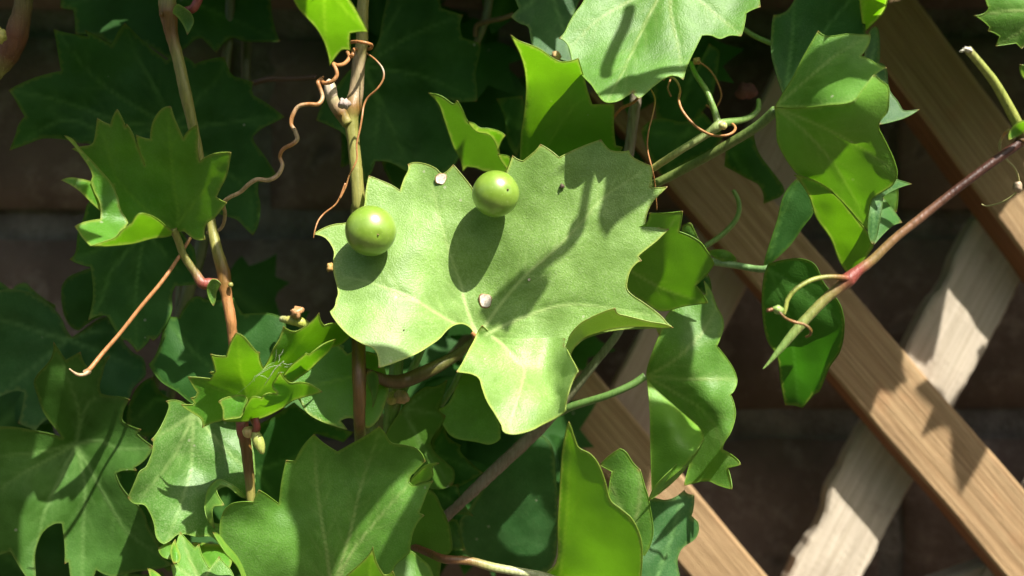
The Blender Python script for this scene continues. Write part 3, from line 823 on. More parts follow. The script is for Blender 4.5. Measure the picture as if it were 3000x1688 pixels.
M2 = T5((1695, 1402), (1730, 1342), (1790, 1292), (1880, 1260), (2000, 1232), (2150, 1224), (2243, 1230), (2264, 1276), (2280, 1234), (2352, 1230), (2300, 1207), (2200, 1190), (2100, 1165), (2040, 1150), (1998, 1138), (1980, 1105), (1940, 1115), (1900, 1130), (1820, 1165), (1760, 1200), (1710, 1250), (1680, 1300), (1655, 1370), (1648, 1400))
M3 = T5((1125, 1216), (1150, 1235), (1175, 1262), (1200, 1288), (1300, 1296), (1450, 1298), (1590, 1292), (1660, 1300), (1652, 1380)) + T6((1592, 25), (1625, 95), (1650, 140), (1672, 185), (1640, 240), (1612, 320), (1595, 400), (1590, 432), (1540, 470), (1450, 515), (1380, 550), (1290, 573), (1240, 570), (1210, 555), (1200, 520), (1160, 450), (1110, 370), (1080, 290), (1060, 230), (1020, 205), (970, 195), (920, 190), (960, 130), (1000, 50)) + T5((1075, 1310), (1098, 1255))
CM = [(40, 632, 3), (400, 255, 8), (648, 180, 9.5), (940, 182, 7), (1130, 440, 5.5), (1060, 900, 7), (1090, 1275, 5), (148, 1128, -5), (458, 1487, -11), (400, 900, -1), (700, 700, 3), (800, 1200, -2), (700, 400, 7), (1500, 52, 3), (1890, 20, 4), (2315, 325, 2), (2325, 595, 0), (2352, 1230, -5), (2060, 950, -1), (1700, 700, 2.5), (1400, 1000, 4), (1300, 600, 4), (1040, 650, 5.5), (1700, 1350, 1), (1650, 1100, 2.5), (1300, 1330, 2.5)]
big = leaf(mid_v, PALE, [
    (A3, T5(*CM), 0),
    (M2, T5((1695, 1402, .5), (1790, 1292, .5), (2000, 1235, -1.8), (2150, 1226, -3), (2352, 1230, -5), (2200, 1190, -5.5), (2040, 1150, -6.5), (1980, 1105, -8.5), (1820, 1165, -6), (1710, 1250, -4), (1655, 1370, -.5)), 1),
    (M3, T5((1125, 1216, 2.2), (1200, 1288, 1.8), (1450, 1298, .8), (1650, 1310, -1.0), (1090, 1290, 2.6)) + T6((1640, 100, -12), (1672, 185, -18), (1640, 240, -17.5), (1610, 330, -18.5), (1592, 430, -18), (1560, 90, -3.5), (1560, 200, -6.5), (1550, 330, -10.5), (1480, 350, -9.5), (1450, 500, -14.5), (1250, 570, -17), (1210, 555, -17.5), (922, 190, -6), (1000, 50, -2), (1200, 200, -5.5), (1350, 300, -8.5)), 0)],
    T5((1088, 1275))[0][:2],
    veins=[T5((1090, 1262), (1050, 1180), (1010, 1050), (990, 960), (930, 790), (860, 560), (800, 300)), T5((1130, 1240), (1250, 1070), (1400, 900), (1560, 760), (1740, 580), (1900, 400), (2150, 230)), T5((1070, 1250), (940, 1200), (820, 1130), (650, 1030), (400, 940), (230, 900)), T5((1150, 1275), (1350, 1180), (1700, 1080), (2200, 1150)), T5((1190, 1290), (1260, 1345), (1340, 1440)) + T6((1340, 180), (1290, 380), (1240, 540))],
    label='large pale waxy lobed leaf in the centre, under the two berries', step=5.5, vw=3.6, wave=.6, seam=T5((1172, 1262), (1200, 1288), (1300, 1296), (1450, 1298), (1590, 1292), (1660, 1300), (1650, 1400)))
big['label'] = 'large pale waxy lobed leaf in the centre, under the two berries'
bigT = TPS(T5(*CM))
BX, BD_ = LASTD[0], LASTD[1]
def bd(p):
    r = ((BX - np.array(p[:2]))**2).sum(1); i = int(r.argmin())
    return float(BD_[i]) if r[i] < 900 else float(bigT([p[:2]])[0])
tube('petiole', T5((1060, 1262, 4.5, 12), (1078, 1285, 5, 14)) + T6((1030, -10, 7, 16), (1000, 20, 9, 22), (900, 100, 12, 34), (750, 180, 11, 42), (600, 243, 10, 44), (500, 246, 5, 38), (430, 220, 1, 32), (365, 190, -2, 24)), [ORG, ORG, (.12, .15, .03), (.12, .15, .03), (.11, .12, .03), (.10, .09, .022), (.09, .06, .016)], STEM, big, bumps=.05)  # petiole colours darkened to stand in for the shade under the blade
stip(T6((372, 190), (415, 188), (440, 235), (432, 320), (405, 408), (396, 320), (368, 250)), -4, OLIVE, mid_v)
SPOT, tS, oS = newmat('dried_leaf_tissue')
nS = N(tS); bS = nS.node('ShaderNodeBsdfPrincipled'); tcS = nS.node('ShaderNodeTexCoord')
nS.l(nS.mix(nS.ramp(nS.noise(tcS.outputs['Object'], 1800, 3), .45, .7), (0.66, 0.60, 0.50), (0.34, 0.26, 0.20)), bS.inputs['Base Color']); bS.inputs['Roughness'].default_value = .6; nS.l(bS.outputs[0], oS.inputs[0])
def spot(px, py, r, rimc=(0.25, 0.14, 0.05), name='dry_spot', core=SPOT):
    V, F, A = [], [], []
    k = 22; sd = random.random() * 9
    for ring, (rr, h) in enumerate(((0, .08), (.55, .12), (.86, .12), (1.0, .2), (1.2, -.02))):
        for q in range(k):
            an = 2 * math.pi * q / k
            rad = r * rr * (1 + .32 * noise.noise(Vector((math.cos(an), math.sin(an), sd))))
            x, y = px + math.cos(an) * rad, py + math.sin(an) * rad * 1.05
            V.append(P(x, y, bd((px, py)) - .25 - h)); A.append((*rimc, 1))
    for ring in range(4):
        for q in range(k):
            F.append((ring * k + q, ring * k + (q + 1) % k, (ring + 1) * k + (q + 1) % k, (ring + 1) * k + q))
    mi = [0] * (3 * k) + [1] * k
    return link(name, V, F, [core, STEM], big, V[0], None, mi, A)
SPOTS = True

# two berries
def berry_mat():
    m, t, out = newmat('green_berry_skin')
    n = N(t); tc = n.node('ShaderNodeTexCoord'); v = tc.outputs['Object']
    a = n.noise(v, 260, 3, .6); b = n.noise(v, 2600, 2, .5)
    vor = n.node('ShaderNodeTexVoronoi'); n.l(v, vor.inputs['Vector']); vor.inputs['Scale'].default_value = 1100
    base = n.mix(n.ramp(a, .35, .65), (0.155, 0.262, 0.026), (0.205, 0.320, 0.044))
    base = n.mix(n.math('MULTIPLY', n.math('LESS_THAN', vor.outputs['Distance'], .16), .45), base, (0.30, 0.42, 0.12))
    bs = n.node('ShaderNodeBsdfPrincipled'); n.l(base, bs.inputs['Base Color'])
    bs.inputs['Roughness'].default_value = .33
    bs.inputs['Subsurface Weight'].default_value = .15; bs.inputs['Subsurface Radius'].default_value = (.0016, .0022, .0004); bs.inputs['Subsurface Scale'].default_value = 1
    bs.inputs['Coat Weight'].default_value = .5; bs.inputs['Coat Roughness'].default_value = .32; bs.inputs['Specular IOR Level'].default_value = .6
    bp = n.node('ShaderNodeBump'); bp.inputs['Distance'].default_value = .00002; bp.inputs['Strength'].default_value = .7; n.l(n.math('ADD', a, b), bp.inputs['Height']); n.l(bp.outputs[0], bs.inputs['Normal'])
    n.l(bs.outputs[0], out.inputs[0]); return m
BERRY = berry_mat()
def berry(px, py, r, d, scar, label, sx=1.0, k=1.0, sc=((.30, .22, .08), (.12, .06, .03), (.02, .012, .01))):
    c = P(px, py, d); R = r * S * (CAMD + d / 1000) / CAMD
    root = empty('green_berry', c, label, 'berry', 'two green berries lying on the big leaf')
    V, F = [], []
    nu, nv = 40, 24
    # the scar axis points at the viewer and slightly down; light ribs and a dimple
    sx_, sy_ = (scar[0] - px) / r, (scar[1] - py) / r
    ax = Vector((sx_, -math.sqrt(max(.05, 1 - sx_**2 - sy_**2)), -sy_)).normalized()
    q = ax.to_track_quat('Z', 'Y')
    sd = random.random() * 9
    for i in range(nv + 1):
        th = math.pi * i / nv
        for j in range(nu):
            ph = 2 * math.pi * j / nu
            n0 = Vector((math.sin(th) * math.cos(ph), math.sin(th) * math.sin(ph), math.cos(th)))
            rr = 1 + .012 * noise.noise(n0 * 1.6 + Vector((sd, 0, 0))) - .035 * math.exp(-(th / .10)**2) + .008 * math.exp(-((th - .2) / .1)**2)
            if th > 2.9: rr -= .03
            wv = q @ (n0 * rr)
            V.append(c + Vector((wv.x * sx, wv.y, wv.z)) * R)
    for i in range(nv):
        for j in range(nu):
            j2 = (j + 1) % nu
            F.append((i * nu + j, i * nu + j2, (i + 1) * nu + j2, (i + 1) * nu + j))
    link('skin', V, F, BERRY, root, c)
    tip = c + ax * R
    tube('style_scar', [(tip - ax * R * .04, R * .05 * k), (tip + ax * R * .01, R * .04 * k), (tip + ax * R * .035, R * .032 * k)], list(sc), BARK, root, world=True, sides=10, sub=3, bumps=.3)
    return root
BP1 = T5((409, 607))[0]; BP2 = T5((1212, 369))[0]
berry(BP1[0], BP1[1], 74.5, -4.2, T5((474, 640))[0], 'green berry near the left edge of the big leaf, the lower of the two', 1.01, .75, ((.40, .32, .12), (.34, .22, .10), (.16, .09, .05)))
berry(BP2[0], BP2[1], 68.5, -1.6, T5((1291, 354))[0], 'round green berry in the notch of the big leaf, the upper of the two', 1.01)
def spots_go():
    s1 = T5((1151, 1053))[0]; s2 = T5((857, 272))[0]; s3 = T5((1427, 921))[0]
    spot(s1[0], s1[1], 18); spot(s2[0], s2[1], 15); spot(s3[0], s3[1], 3.6)
    w1 = T5((1637, 320))[0]
    blob('wart', w1[0], w1[1], bd(w1[:2]) - .35, 7, 7, (.09, .06, .04), BARK, big, bumps=.7)
    w2 = T5((622, 1245))[0]
    blob('wart', w2[0], w2[1], bd(w2[:2]) - .2, 2.4, 2.4, (.12, .07, .04), BARK, big, bumps=.5)
spots_go()

# bright leaf hanging in from the top
leaf(mid_v, YOUNG, [(T4((-160, -200), (290, -220), (270, -60), (340, 60), (390, 150), (430, 227), (370, 225), (305, 235), (300, 290), (308, 360), (250, 352), (220, 380), (190, 420), (160, 467), (150, 400), (120, 300), (70, 210), (0, 130), (-60, 60), (-120, -60)),
      T4((-160, -200, -34), (290, -220, -37), (160, 467, -6), (430, 227, -15), (0, 130, -17), (100, 0, -23), (280, 60, -22)), 1)], T4((120, -150))[0][:2], label='bright backlit leaf hanging in from the top edge', step=9, wave=.6)

# ---- bottom centre big leaf (shaded with one lit fold)
A15 = T3((1740, 1500), (1700, 1380), (1600, 1260), (1560, 1180), (1555, 1110), (1565, 1040), (1600, 965), (1660, 930), (1795, 925), (1810, 880), (1832, 840), (1880, 868), (1930, 905), (1975, 938), (1985, 830), (2000, 740), (2025, 630), (2085, 635), (2120, 570), (2160, 510)) + T6((42, 575), (90, 620), (140, 655), (188, 682), (260, 640), (350, 590), (445, 525), (480, 570), (520, 625), (600, 640), (680, 665), (728, 740), (680, 790), (640, 830), (628, 870), (650, 890), (700, 880), (775, 862), (740, 930), (710, 1010), (690, 1060), (722, 1076), (680, 1120), (650, 1190), (635, 1260), (632, 1300), (600, 1330), (540, 1390), (500, 1560), (-200, 1600))
leaf(low_v, GREEN, [(A15, T3((1740, 1500, 3), (1565, 1040, 3), (1832, 840, -2), (1975, 938, 3), (1950, 1200, 1)) + T6((42, 575, -3), (188, 682, 2), (445, 525, -5), (728, 740, 0), (640, 860, 2), (200, 1000, 3), (420, 1100, 3), (160, 1300, 3), (775, 862, -2), (722, 1076, -3), (632, 1300, 0), (500, 1560, 6), (-200, 1600, 6), (560, 1000, 1)), 0),
     (T6((640, 905), (622, 905), (635, 860), (680, 810), (740, 762), (812, 753), (772, 775), (778, 825), (740, 862), (690, 875)), T6((640, 905, 3), (680, 810, 0), (812, 753, -5), (740, 862, 0)), 1),
     (T3((1505, 1140), (1545, 1155), (1600, 1225), (1680, 1315), (1740, 1449), (1770, 1560), (1730, 1560), (1690, 1400), (1600, 1290), (1550, 1215)), T3((1505, 1140, -6), (1600, 1225, -3), (1740, 1449, 0), (1600, 1290, -7), (1730, 1560, -4)), 1)],
     T6((150, 1560))[0][:2], veins=[T6((150, 1560), (280, 1300), (450, 1080), (640, 870)), T6((150, 1560), (120, 1300), (60, 900), (45, 620)), T6((150, 1560), (260, 1200), (330, 900), (445, 560))],
     label='large leaf at the bottom with one lit fold across a shaded blade', step=8, wave=.8)
leaf(low_v, YOUNG, [(T6((405, 1268), (385, 1310), (330, 1370), (240, 1449), (150, 1560), (560, 1600), (545, 1470), (527, 1418), (500, 1440), (470, 1440), (430, 1370), (412, 1310)), (-10, 0, 7, 0), 1)], T6((400, 1560))[0][:2], label='leaf tip poking up at the bottom edge', step=8, wave=.5)
leaf(low_v, GREEN, [(T6((560, 1295), (630, 1292), (700, 1340), (760, 1400), (800, 1560), (480, 1560), (500, 1420), (530, 1340)), (12, 1, -2, -3), 0)], T6((600, 1560))[0][:2], step=9)
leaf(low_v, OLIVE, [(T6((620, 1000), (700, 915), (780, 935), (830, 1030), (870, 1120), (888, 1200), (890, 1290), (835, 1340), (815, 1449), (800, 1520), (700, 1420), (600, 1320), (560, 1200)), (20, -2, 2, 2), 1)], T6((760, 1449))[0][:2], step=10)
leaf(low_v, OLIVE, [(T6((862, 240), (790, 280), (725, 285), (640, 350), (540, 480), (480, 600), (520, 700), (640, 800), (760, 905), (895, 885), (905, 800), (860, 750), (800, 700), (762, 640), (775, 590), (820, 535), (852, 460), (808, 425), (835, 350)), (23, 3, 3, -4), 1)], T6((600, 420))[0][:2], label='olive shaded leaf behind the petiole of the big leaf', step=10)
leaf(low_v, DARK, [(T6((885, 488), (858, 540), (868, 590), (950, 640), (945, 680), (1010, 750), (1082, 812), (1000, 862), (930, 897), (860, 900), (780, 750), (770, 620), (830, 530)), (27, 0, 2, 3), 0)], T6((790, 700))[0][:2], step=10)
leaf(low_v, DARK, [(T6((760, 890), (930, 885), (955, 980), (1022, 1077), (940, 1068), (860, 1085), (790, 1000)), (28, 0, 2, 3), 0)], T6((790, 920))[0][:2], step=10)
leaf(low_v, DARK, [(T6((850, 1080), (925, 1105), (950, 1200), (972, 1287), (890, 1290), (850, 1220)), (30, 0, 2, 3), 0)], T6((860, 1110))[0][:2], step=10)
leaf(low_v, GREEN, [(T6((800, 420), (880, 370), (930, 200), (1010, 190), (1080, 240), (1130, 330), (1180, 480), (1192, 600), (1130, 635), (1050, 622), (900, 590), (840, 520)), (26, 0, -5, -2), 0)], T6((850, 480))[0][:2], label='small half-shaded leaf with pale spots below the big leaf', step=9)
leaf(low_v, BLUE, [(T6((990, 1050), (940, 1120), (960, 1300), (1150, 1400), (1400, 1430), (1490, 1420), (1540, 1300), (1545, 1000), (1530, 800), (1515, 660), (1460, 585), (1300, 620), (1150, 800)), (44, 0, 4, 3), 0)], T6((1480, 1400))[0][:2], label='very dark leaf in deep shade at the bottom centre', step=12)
leaf(low_v, YOUNG, [(T6((-140, 300), (-60, 350), (0, 440), (80, 490), (160, 520), (248, 546), (205, 492), (280, 475), (370, 540), (440, 480), (480, 380), (500, 280), (440, 100), (340, 60), (250, 80), (180, 10), (60, 40), (0, 150), (-100, 240)), (6, 1, -3, -2), 0)], T6((440, 180))[0][:2], label='sunlit pale leaf behind the foot of the middle stem', step=9)
leaf(low_v, DARK, [(T3((1780, 400), (1900, 340), (2080, 220), (2200, 310), (2415, 405), (2500, 430), (2430, 500), (2240, 440), (2150, 560), (2080, 640), (2030, 660), (2050, 850), (1990, 1000), (1870, 930), (1700, 800)), (32, 0, 3, -3), 0)], T3((1820, 700))[0][:2], label='dark leaf right of the left stem low down', step=11)
tube('stem', T6((600, -120, 18, 22), (560, 100, 20, 34), (540, 260, 20, 46), (535, 330, 20, 56), (525, 420, 20, 46), (510, 560, 22, 42), (500, 760, 26, 40), (520, 1100, 34, 40), (560, 1600, 38, 40)), [GRN, GRN, GRN, (.4, .3, .12), GRN], STEM, low_v, bumps=.08)
blob('node', *T6((580, 345))[0], 17, 24, 22, (.50, .30, .17), STEM, low_v, bumps=.3)
blob('node', *T6((520, 350))[0], 17, 20, 18, (.45, .36, .12), STEM, low_v, bumps=.3)
blob('node', *T6((458, 320))[0], 18, 9, 14, (.45, .40, .12), STEM, low_v, bumps=.3)
tube('stalk', T6((575, 340, 20, 26), (640, 200, 19, 24), (690, 80, 18, 24), (760, -80, 18, 22)), GRN, STEM, low_v)
tube('stalk', T6((500, 330, 22, 20), (420, 480, 24, 20), (400, 600, 28, 18)), GRN, STEM, low_v)
tube('stalk', T6((820, 400, 28, 18), (900, 280, 28, 18), (940, 200, 28, 18), (1060, 60, 28, 16)), GRN, STEM, low_v)
tube('stem', T6((640, 1260, 24, 20), (760, 1310, 14, 22), (850, 1345, 6, 26), (1000, 1355, 6, 25), (1150, 1395, 6, 27), (1300, 1422, 6, 26), (1450, 1449, 6, 26), (1600, 1500, 6, 26)), [(.12, .05, .03), (.14, .05, .03), (.16, .06, .03), (.20, .12, .04), (.34, .36, .14), PALEG], STEM, low_v, bumps=.05)
tube('stalk', T2((1990, 1050, 16, 18), (2060, 1060, 14, 26), (2130, 1075, 14, 30), (2200, 1120, 16, 24), (2280, 1200, 20, 22), (2420, 1260, 24, 20)), [PALEG, (.45, .42, .10), (.40, .42, .08), GRN], STEM, low_v)
blob('bud', *T2((2098, 1005))[0], 12, 20, 16, (.46, .24, .11), STEM, low_v, rot=.6, bumps=.7)
blob('bud', *T5((145, 842))[0], 12, 12, 12, (.5, .3, .1), STEM, low_v, bumps=.6)
blob('bud', *T4((1762, 395))[0], 18, 15, 13, (.55, .36, .16), STEM, top_v, bumps=.4)

# backlit leaf right of bottom centre, and the two behind it
leaf(low_v, YOUNG, [(T6((1615, 497), (1628, 530), (1648, 590), (1675, 655), (1740, 690), (1780, 730), (1812, 790), (1840, 870), (1872, 980), (1930, 1030), (2000, 1090), (2048, 1180), (2068, 1280), (2060, 1449), (2040, 1600), (1420, 1600), (1470, 1440), (1530, 1380), (1548, 1300), (1545, 1150), (1555, 950), (1565, 800), (1575, 680), (1595, 560)),
     T6((1615, 497, -16), (1600, 800, -10), (1548, 1150, 0), (1812, 790, -14), (1930, 1030, -13), (2068, 1280, -12), (1750, 1200, -5), (1470, 1440, 8), (1700, 1600, 10), (2040, 1600, -4)), 1)], T6((1560, 1440))[0][:2], label='tall bright backlit leaf at the bottom right of centre', step=9, wave=.5)
leaf(lat_v, GREEN, [(T6((1805, 765), (1860, 710), (1930, 663), (1968, 685), (2010, 750), (2052, 790)) + T8((110, 990), (130, 1060), (150, 1130), (160, 1300), (60, 1420), (-20, 1200), (-10, 1000)), (12, -2, 3, 3), 0)], T8((60, 1300))[0][:2], step=10)
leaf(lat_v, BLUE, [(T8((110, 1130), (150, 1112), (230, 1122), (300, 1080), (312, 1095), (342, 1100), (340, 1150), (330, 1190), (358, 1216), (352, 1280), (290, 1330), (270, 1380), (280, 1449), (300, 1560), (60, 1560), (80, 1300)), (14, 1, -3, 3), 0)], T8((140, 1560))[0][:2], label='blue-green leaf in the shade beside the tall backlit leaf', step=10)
leaf(lat_v, GREEN, [(T8((240, 310), (330, 270), (395, 235), (385, 180), (415, 225), (440, 290), (465, 340), (468, 385), (455, 425), (440, 460), (480, 510), (512, 560), (527, 610), (515, 650), (498, 668), (515, 712), (520, 760), (500, 830), (470, 880), (465, 905), (520, 940), (545, 970), (488, 985), (500, 1030), (507, 1077), (450, 1060), (400, 1040), (340, 1050), (300, 1060), (330, 950), (375, 850), (360, 810), (300, 765), (220, 710), (160, 650), (138, 590), (155, 510), (195, 410)),
     T8((240, 310, 14), (400, 200, 16), (138, 590, 18), (527, 610, 14), (545, 970, 4), (300, 1060, 16), (360, 800, 16), (300, 500, 10), (400, 700, 11), (465, 905, 9)), 0),
     (T8((140, 600), (170, 640), (250, 712), (320, 772), (362, 812), (384, 855), (350, 915), (290, 985), (220, 1045), (162, 1095), (156, 900), (152, 740)), T8((140, 600, 16), (362, 812, 13), (384, 855, 6), (160, 1090, 10), (250, 800, 6), (156, 850, 9)), 1),
     (T8((384, 860), (345, 935), (262, 1035), (148, 1125), (175, 1062), (250, 985), (292, 945), (340, 900)), T8((384, 860, 6), (262, 1035, 8), (148, 1125, 9), (292, 945, 4)), 0)],
     T8((132, 592))[0][:2], veins=[T8((135, 592), (260, 660), (400, 760), (500, 960)), T8((135, 592), (260, 520), (380, 400), (440, 300)), T8((135, 592), (300, 600), (430, 600), (515, 600))], label='long wavy leaf folded over, hanging before the trellis', step=9, wave=1.4)

# ---- right forked shoot
tube('stem', T7((120, 1060, 14, 20), (225, 995, 12, 21), (400, 880, 9, 22), (540, 795, 8, 23), (610, 745, 7, 32), (650, 725, 8, 26), (780, 700, 12, 18), (845, 650, 14, 16), (850, 590, 16, 14)), [(.30, .32, .08), (.36, .34, .09), (.30, .35, .12), (.28, .36, .13), (.30, .38, .14), GRN, GRN], STEM, right_v, bumps=.06)
tube('stem', T7((615, 745, 7, 26), (595, 670, 8, 20), (570, 600, 8, 18), (540, 530, 9, 17), (480, 440, 11, 15), (450, 370, 14, 14)), [(.28, .36, .13), GRN], STEM, right_v)
blob('node', *T7((640, 742))[0], 2, 13, 12, (.55, .55, .20), STEM, right_v, bumps=.15)
pet36 = tube('stem', T7((100, 1150, 20, 26), (270, 1070, 17, 27), (500, 950, 13, 27), (700, 835, 8, 28), (850, 740, 4, 30), (950, 650, 0, 30)), [(.15, .20, .05)] * 4 + [(.12, .2, .05)], STEM, right_v, bumps=.05)
tube('tendril', T7((290, 470, 16, 6), (310, 452, 14, 6), (360, 470, 13, 7), (388, 530, 12, 7), (380, 590, 10, 8), (405, 660, 8, 8), (480, 745, 6, 8), (570, 795, 4, 8), (650, 800, 2, 8), (700, 780, 3, 8), (712, 750, 6, 8), (680, 722, 10, 8), (650, 720, 14, 7)), [ORG, ORG, (.5, .33, .2), ORG], STEM, right_v, sides=8)
tube('tendril', T7((330, 470, 24, 5), (315, 520, 22, 5), (335, 570, 22, 5)), ORG, STEM, right_v, sides=7)
tube('tendril', T7((490, 360, 26, 5), (560, 410, 26, 5), (610, 490, 25, 5), (630, 570, 26, 5), (590, 640, 28, 5), (540, 620, 30, 5)), ORG, STEM, right_v, sides=7)
tube('tendril', T7((215, 525, 10, 4), (240, 590, 8, 5), (225, 680, 6, 5), (200, 780, 5, 5), (195, 880, 5, 5), (220, 990, 5, 5), (238, 1080, 8, 4), (250, 1240, 12, 4)), ORG, STEM, right_v, sides=7)
tube('stalk', T7((700, 1120, 30, 12), (735, 1200, 30, 14), (720, 1290, 30, 15), (640, 1380, 30, 16), (540, 1449, 30, 16), (440, 1500, 30, 16)), GRN, STEM, right_v)
tube('stalk', T7((760, 170, 28, 14), (830, 215, 28, 15), (920, 255, 26, 15), (1020, 300, 26, 14)), GRN, STEM, right_v)
blob('bud', *T7((778, 540))[0], 55, 28, 26, (.13, .04, .03), BARK, right_v, bumps=.6)
blob('bud', *T7((485, 360))[0], 28, 12, 10, (.42, .30, .08), STEM, right_v, bumps=.6)
A36 = T7((945, 632), (1000, 540), (1050, 460), (1100, 360), (1150, 270), (1202, 183), (1230, 207), (1270, 215), (1380, 200), (1440, 205), (1508, 203), (1500, 260), (1452, 330), (1500, 350), (1560, 385), (1604, 400), (1550, 430), (1510, 470), (1460, 540), (1410, 600), (1250, 622), (1100, 636))
B36 = T7((945, 632), (1100, 636), (1250, 622), (1400, 600), (1460, 530), (1530, 438), (1570, 475), (1614, 513), (1618, 600), (1610, 660), (1570, 710), (1557, 750), (1580, 800), (1620, 880), (1650, 950), (1667, 1030), (1640, 1090), (1600, 1120), (1530, 1165), (1508, 1220), (1502, 1360), (1440, 1300), (1380, 1230), (1300, 1150), (1200, 1080), (1100, 1045), (1040, 980), (990, 900), (960, 830), (955, 720))
l36 = leaf(right_v, GREEN, [
    (A36, T7((945, 632, -2), (1202, 183, -6), (1508, 203, -10), (1604, 400, -16), (1410, 600, -22), (1250, 622, -18), (1100, 636, -9), (1300, 400, -11)), 0),
    (B36, T7((945, 632, -2), (1100, 640, -9), (1250, 626, -18), (1410, 600, -22), (1530, 438, -19), (1614, 513, -18), (1557, 750, -13), (1667, 1030, -8), (1502, 1360, 4), (1200, 1080, 1), (960, 800, -1), (1300, 850, -9)), 1)],
    T7((945, 635))[0][:2], veins=[T7((945, 632), (1250, 622), (1420, 595)), T7((945, 632), (1100, 500), (1300, 330), (1500, 215)), T7((945, 632), (1150, 800), (1350, 1050), (1500, 1350)), T7((945, 632), (1250, 760), (1500, 900), (1660, 1020))],
    label='folded leaf with a shaded top and glowing underside, right of centre', step=8, wave=.7)
leaf(right_v, YOUNG, [(T7((1060, 1030), (1200, 1075), (1320, 1160), (1420, 1280), (1505, 1390), (1525, 1449)) + T8((1105, 45), (1040, 130), (1000, 147), (965, 90), (930, 0)) + T7((1190, 1280), (1145, 1150)), (6, -2, 9, 0), 1)], T7((1080, 1040))[0][:2], label='yellow-green blotched leaf hanging below the folded leaf', step=9)
leaf(right_v, BLUE, [(T7((1530, 1165), (1600, 1120), (1640, 1092), (1665, 1060), (1752, 1085), (1660, 1115), (1582, 1160), (1580, 1190), (1565, 1300), (1545, 1400), (1518, 1440), (1495, 1360), (1508, 1230)), (-3, 2, -2, 2), 0),
     (T7((1580, 1165), (1640, 1235), (1694, 1312), (1640, 1332), (1585, 1380), (1530, 1445), (1545, 1350), (1575, 1230)), (1, 2, -4, 2), 1)], T7((1525, 1200))[0][:2], label='pale narrow leaf edge beside the tip of the folded leaf', step=8)
leaf(right_v, BLUE, [(T7((1500, 200), (1540, 152), (1560, 200), (1560, 370), (1600, 400), (1620, 530), (1670, 600), (1700, 650), (1725, 655), (1797, 645), (1720, 692), (1640, 718), (1562, 735), (1500, 600), (1470, 400)), (8, 0, -6, 0), 0)], T7((1500, 400))[0][:2], label='blue-green leaf seen edge-on behind the folded leaf', step=9)
leaf(right_v, YOUNG, [(T7((1440, -100), (1448, 30), (1460, 120), (1470, 192), (1525, 140), (1572, 90), (1600, 40), (1620, -100)), (-6, -3, 9, 0), 1)], T7((1500, -90))[0][:2], label='bright leaf tip at the top edge right of centre', step=9)
leaf(right_v, BLUE, [(T7((1060, -80), (1060, 0), (1020, 60), (990, 80), (938, 90), (925, 200), (928, 330), (955, 440), (995, 560), (1060, 560), (1300, 400), (1480, 300), (1475, 100), (1460, -80)), T7((925, 200, 14), (1060, -80, 12), (995, 560, 8), (1480, 100, 2), (1460, -80, 0), (1200, 200, 8)), 0)], T7((1010, 520))[0][:2], label='shaded leaf with a lit left edge above the folded leaf', step=9)
leaf(right_v, GREEN, [(T7((1640, 1000), (1668, 1060), (1662, 1250), (1600, 1250), (1560, 1100)), (10, 0, 2, 0), 0), ], T7((1600, 1050))[0][:2], veins=[], step=9)
# leaf behind the right edge of the big leaf
leaf(right_v, GREEN, [(T5((2100, 600), (2180, 560), (2200, 493), (2300, 492), (2414, 480), (2405, 550), (2392, 612)) + T8((365, 10), (400, 55), (429, 106), (400, 150), (350, 200), (378, 235), (403, 276), (300, 290), (200, 310), (130, 270), (60, 220), (20, 160), (40, 50)),
     (7, -4, 9, -1), 1)], T8((40, 120))[0][:2], label='leaf poking out behind the right edge of the big leaf', step=8)

# ---- dark red cut shoot at the right
tube('stem', T7((2700, 560, -14, 36), (2520, 730, -14, 34), (2400, 830, -14, 34), (2380, 850, -14, 28), (2200, 980, -14, 27), (2000, 1130, -14, 25), (1800, 1290, -14, 26), (1650, 1410, -14, 26))
     + T8((1110, 90, -14, 28), (1050, 135, -14, 32), (1005, 175, -14, 44), (960, 215, -14, 33), (900, 265, -14, 30), (800, 370, -14, 30), (720, 465, -14, 22), (670, 525, -14, 11), (638, 560, -14, 3)),
     [MAROON, MAROON, BROWN, MAROON, MAROON, MAROON, (.19, .09, .05), (.22, .12, .05), (.25, .17, .06), RED, RED, (.24, .15, .06), (.26, .24, .07), (.24, .30, .08), (.20, .32, .08)], STEM, cut_v, bumps=.06, sub=8)
tube('side_stalk', T7((2430, 820, -14, 30), (2390, 760, -15, 30), (2350, 680, -16, 30), (2250, 500, -18, 26), (2150, 370, -20, 23), (2082, 292, -21, 23)), [BROWN, OLV, (.30, .33, .07), (.30, .34, .07), (.30, .34, .08), (.34, .32, .12)], STEM, cut_v, label='green side stalk with a pale cut end', bumps=.05)
blob('cut_end', *T7((2082, 294))[0], -21.5, 13, 7, (.72, .68, .58), STEM, cut_v, rot=-.3, bumps=.5)
blob('cut_end', *T7((2052, 300))[0], -21.5, 8, 3.5, (.75, .72, .62), STEM, cut_v, rot=.4, bumps=.6)
tube('tendril', T8((1000, 170, -15, 20), (960, 165, -16, 17), (900, 165, -17, 14), (840, 180, -18, 14), (780, 215, -19, 14), (745, 260, -19, 13), (735, 300, -19, 12), (728, 325, -19, 9)), [RED, REDB, OLV, (.32, .36, .08), (.34, .38, .08)], STEM, cut_v, sides=10)
blob('flower_bud', *T8((703, 305))[0], -19, 14, 16, (.26, .38, .10), STEM, cut_v, rot=1.2, bumps=.25)
blob('flower_bud', *T8((668, 305))[0], -19, 11, 6, (.30, .13, .06), STEM, cut_v, rot=.3, bumps=.5)
tube('tendril', T8((708, 312, -20, 6), (735, 340, -21, 8), (775, 358, -22, 9), (815, 368, -22, 9), (842, 390, -22, 9), (840, 412, -21, 8), (822, 422, -20, 6)), [BROWN, REDB, ORG, REDB], STEM, cut_v, sides=8)
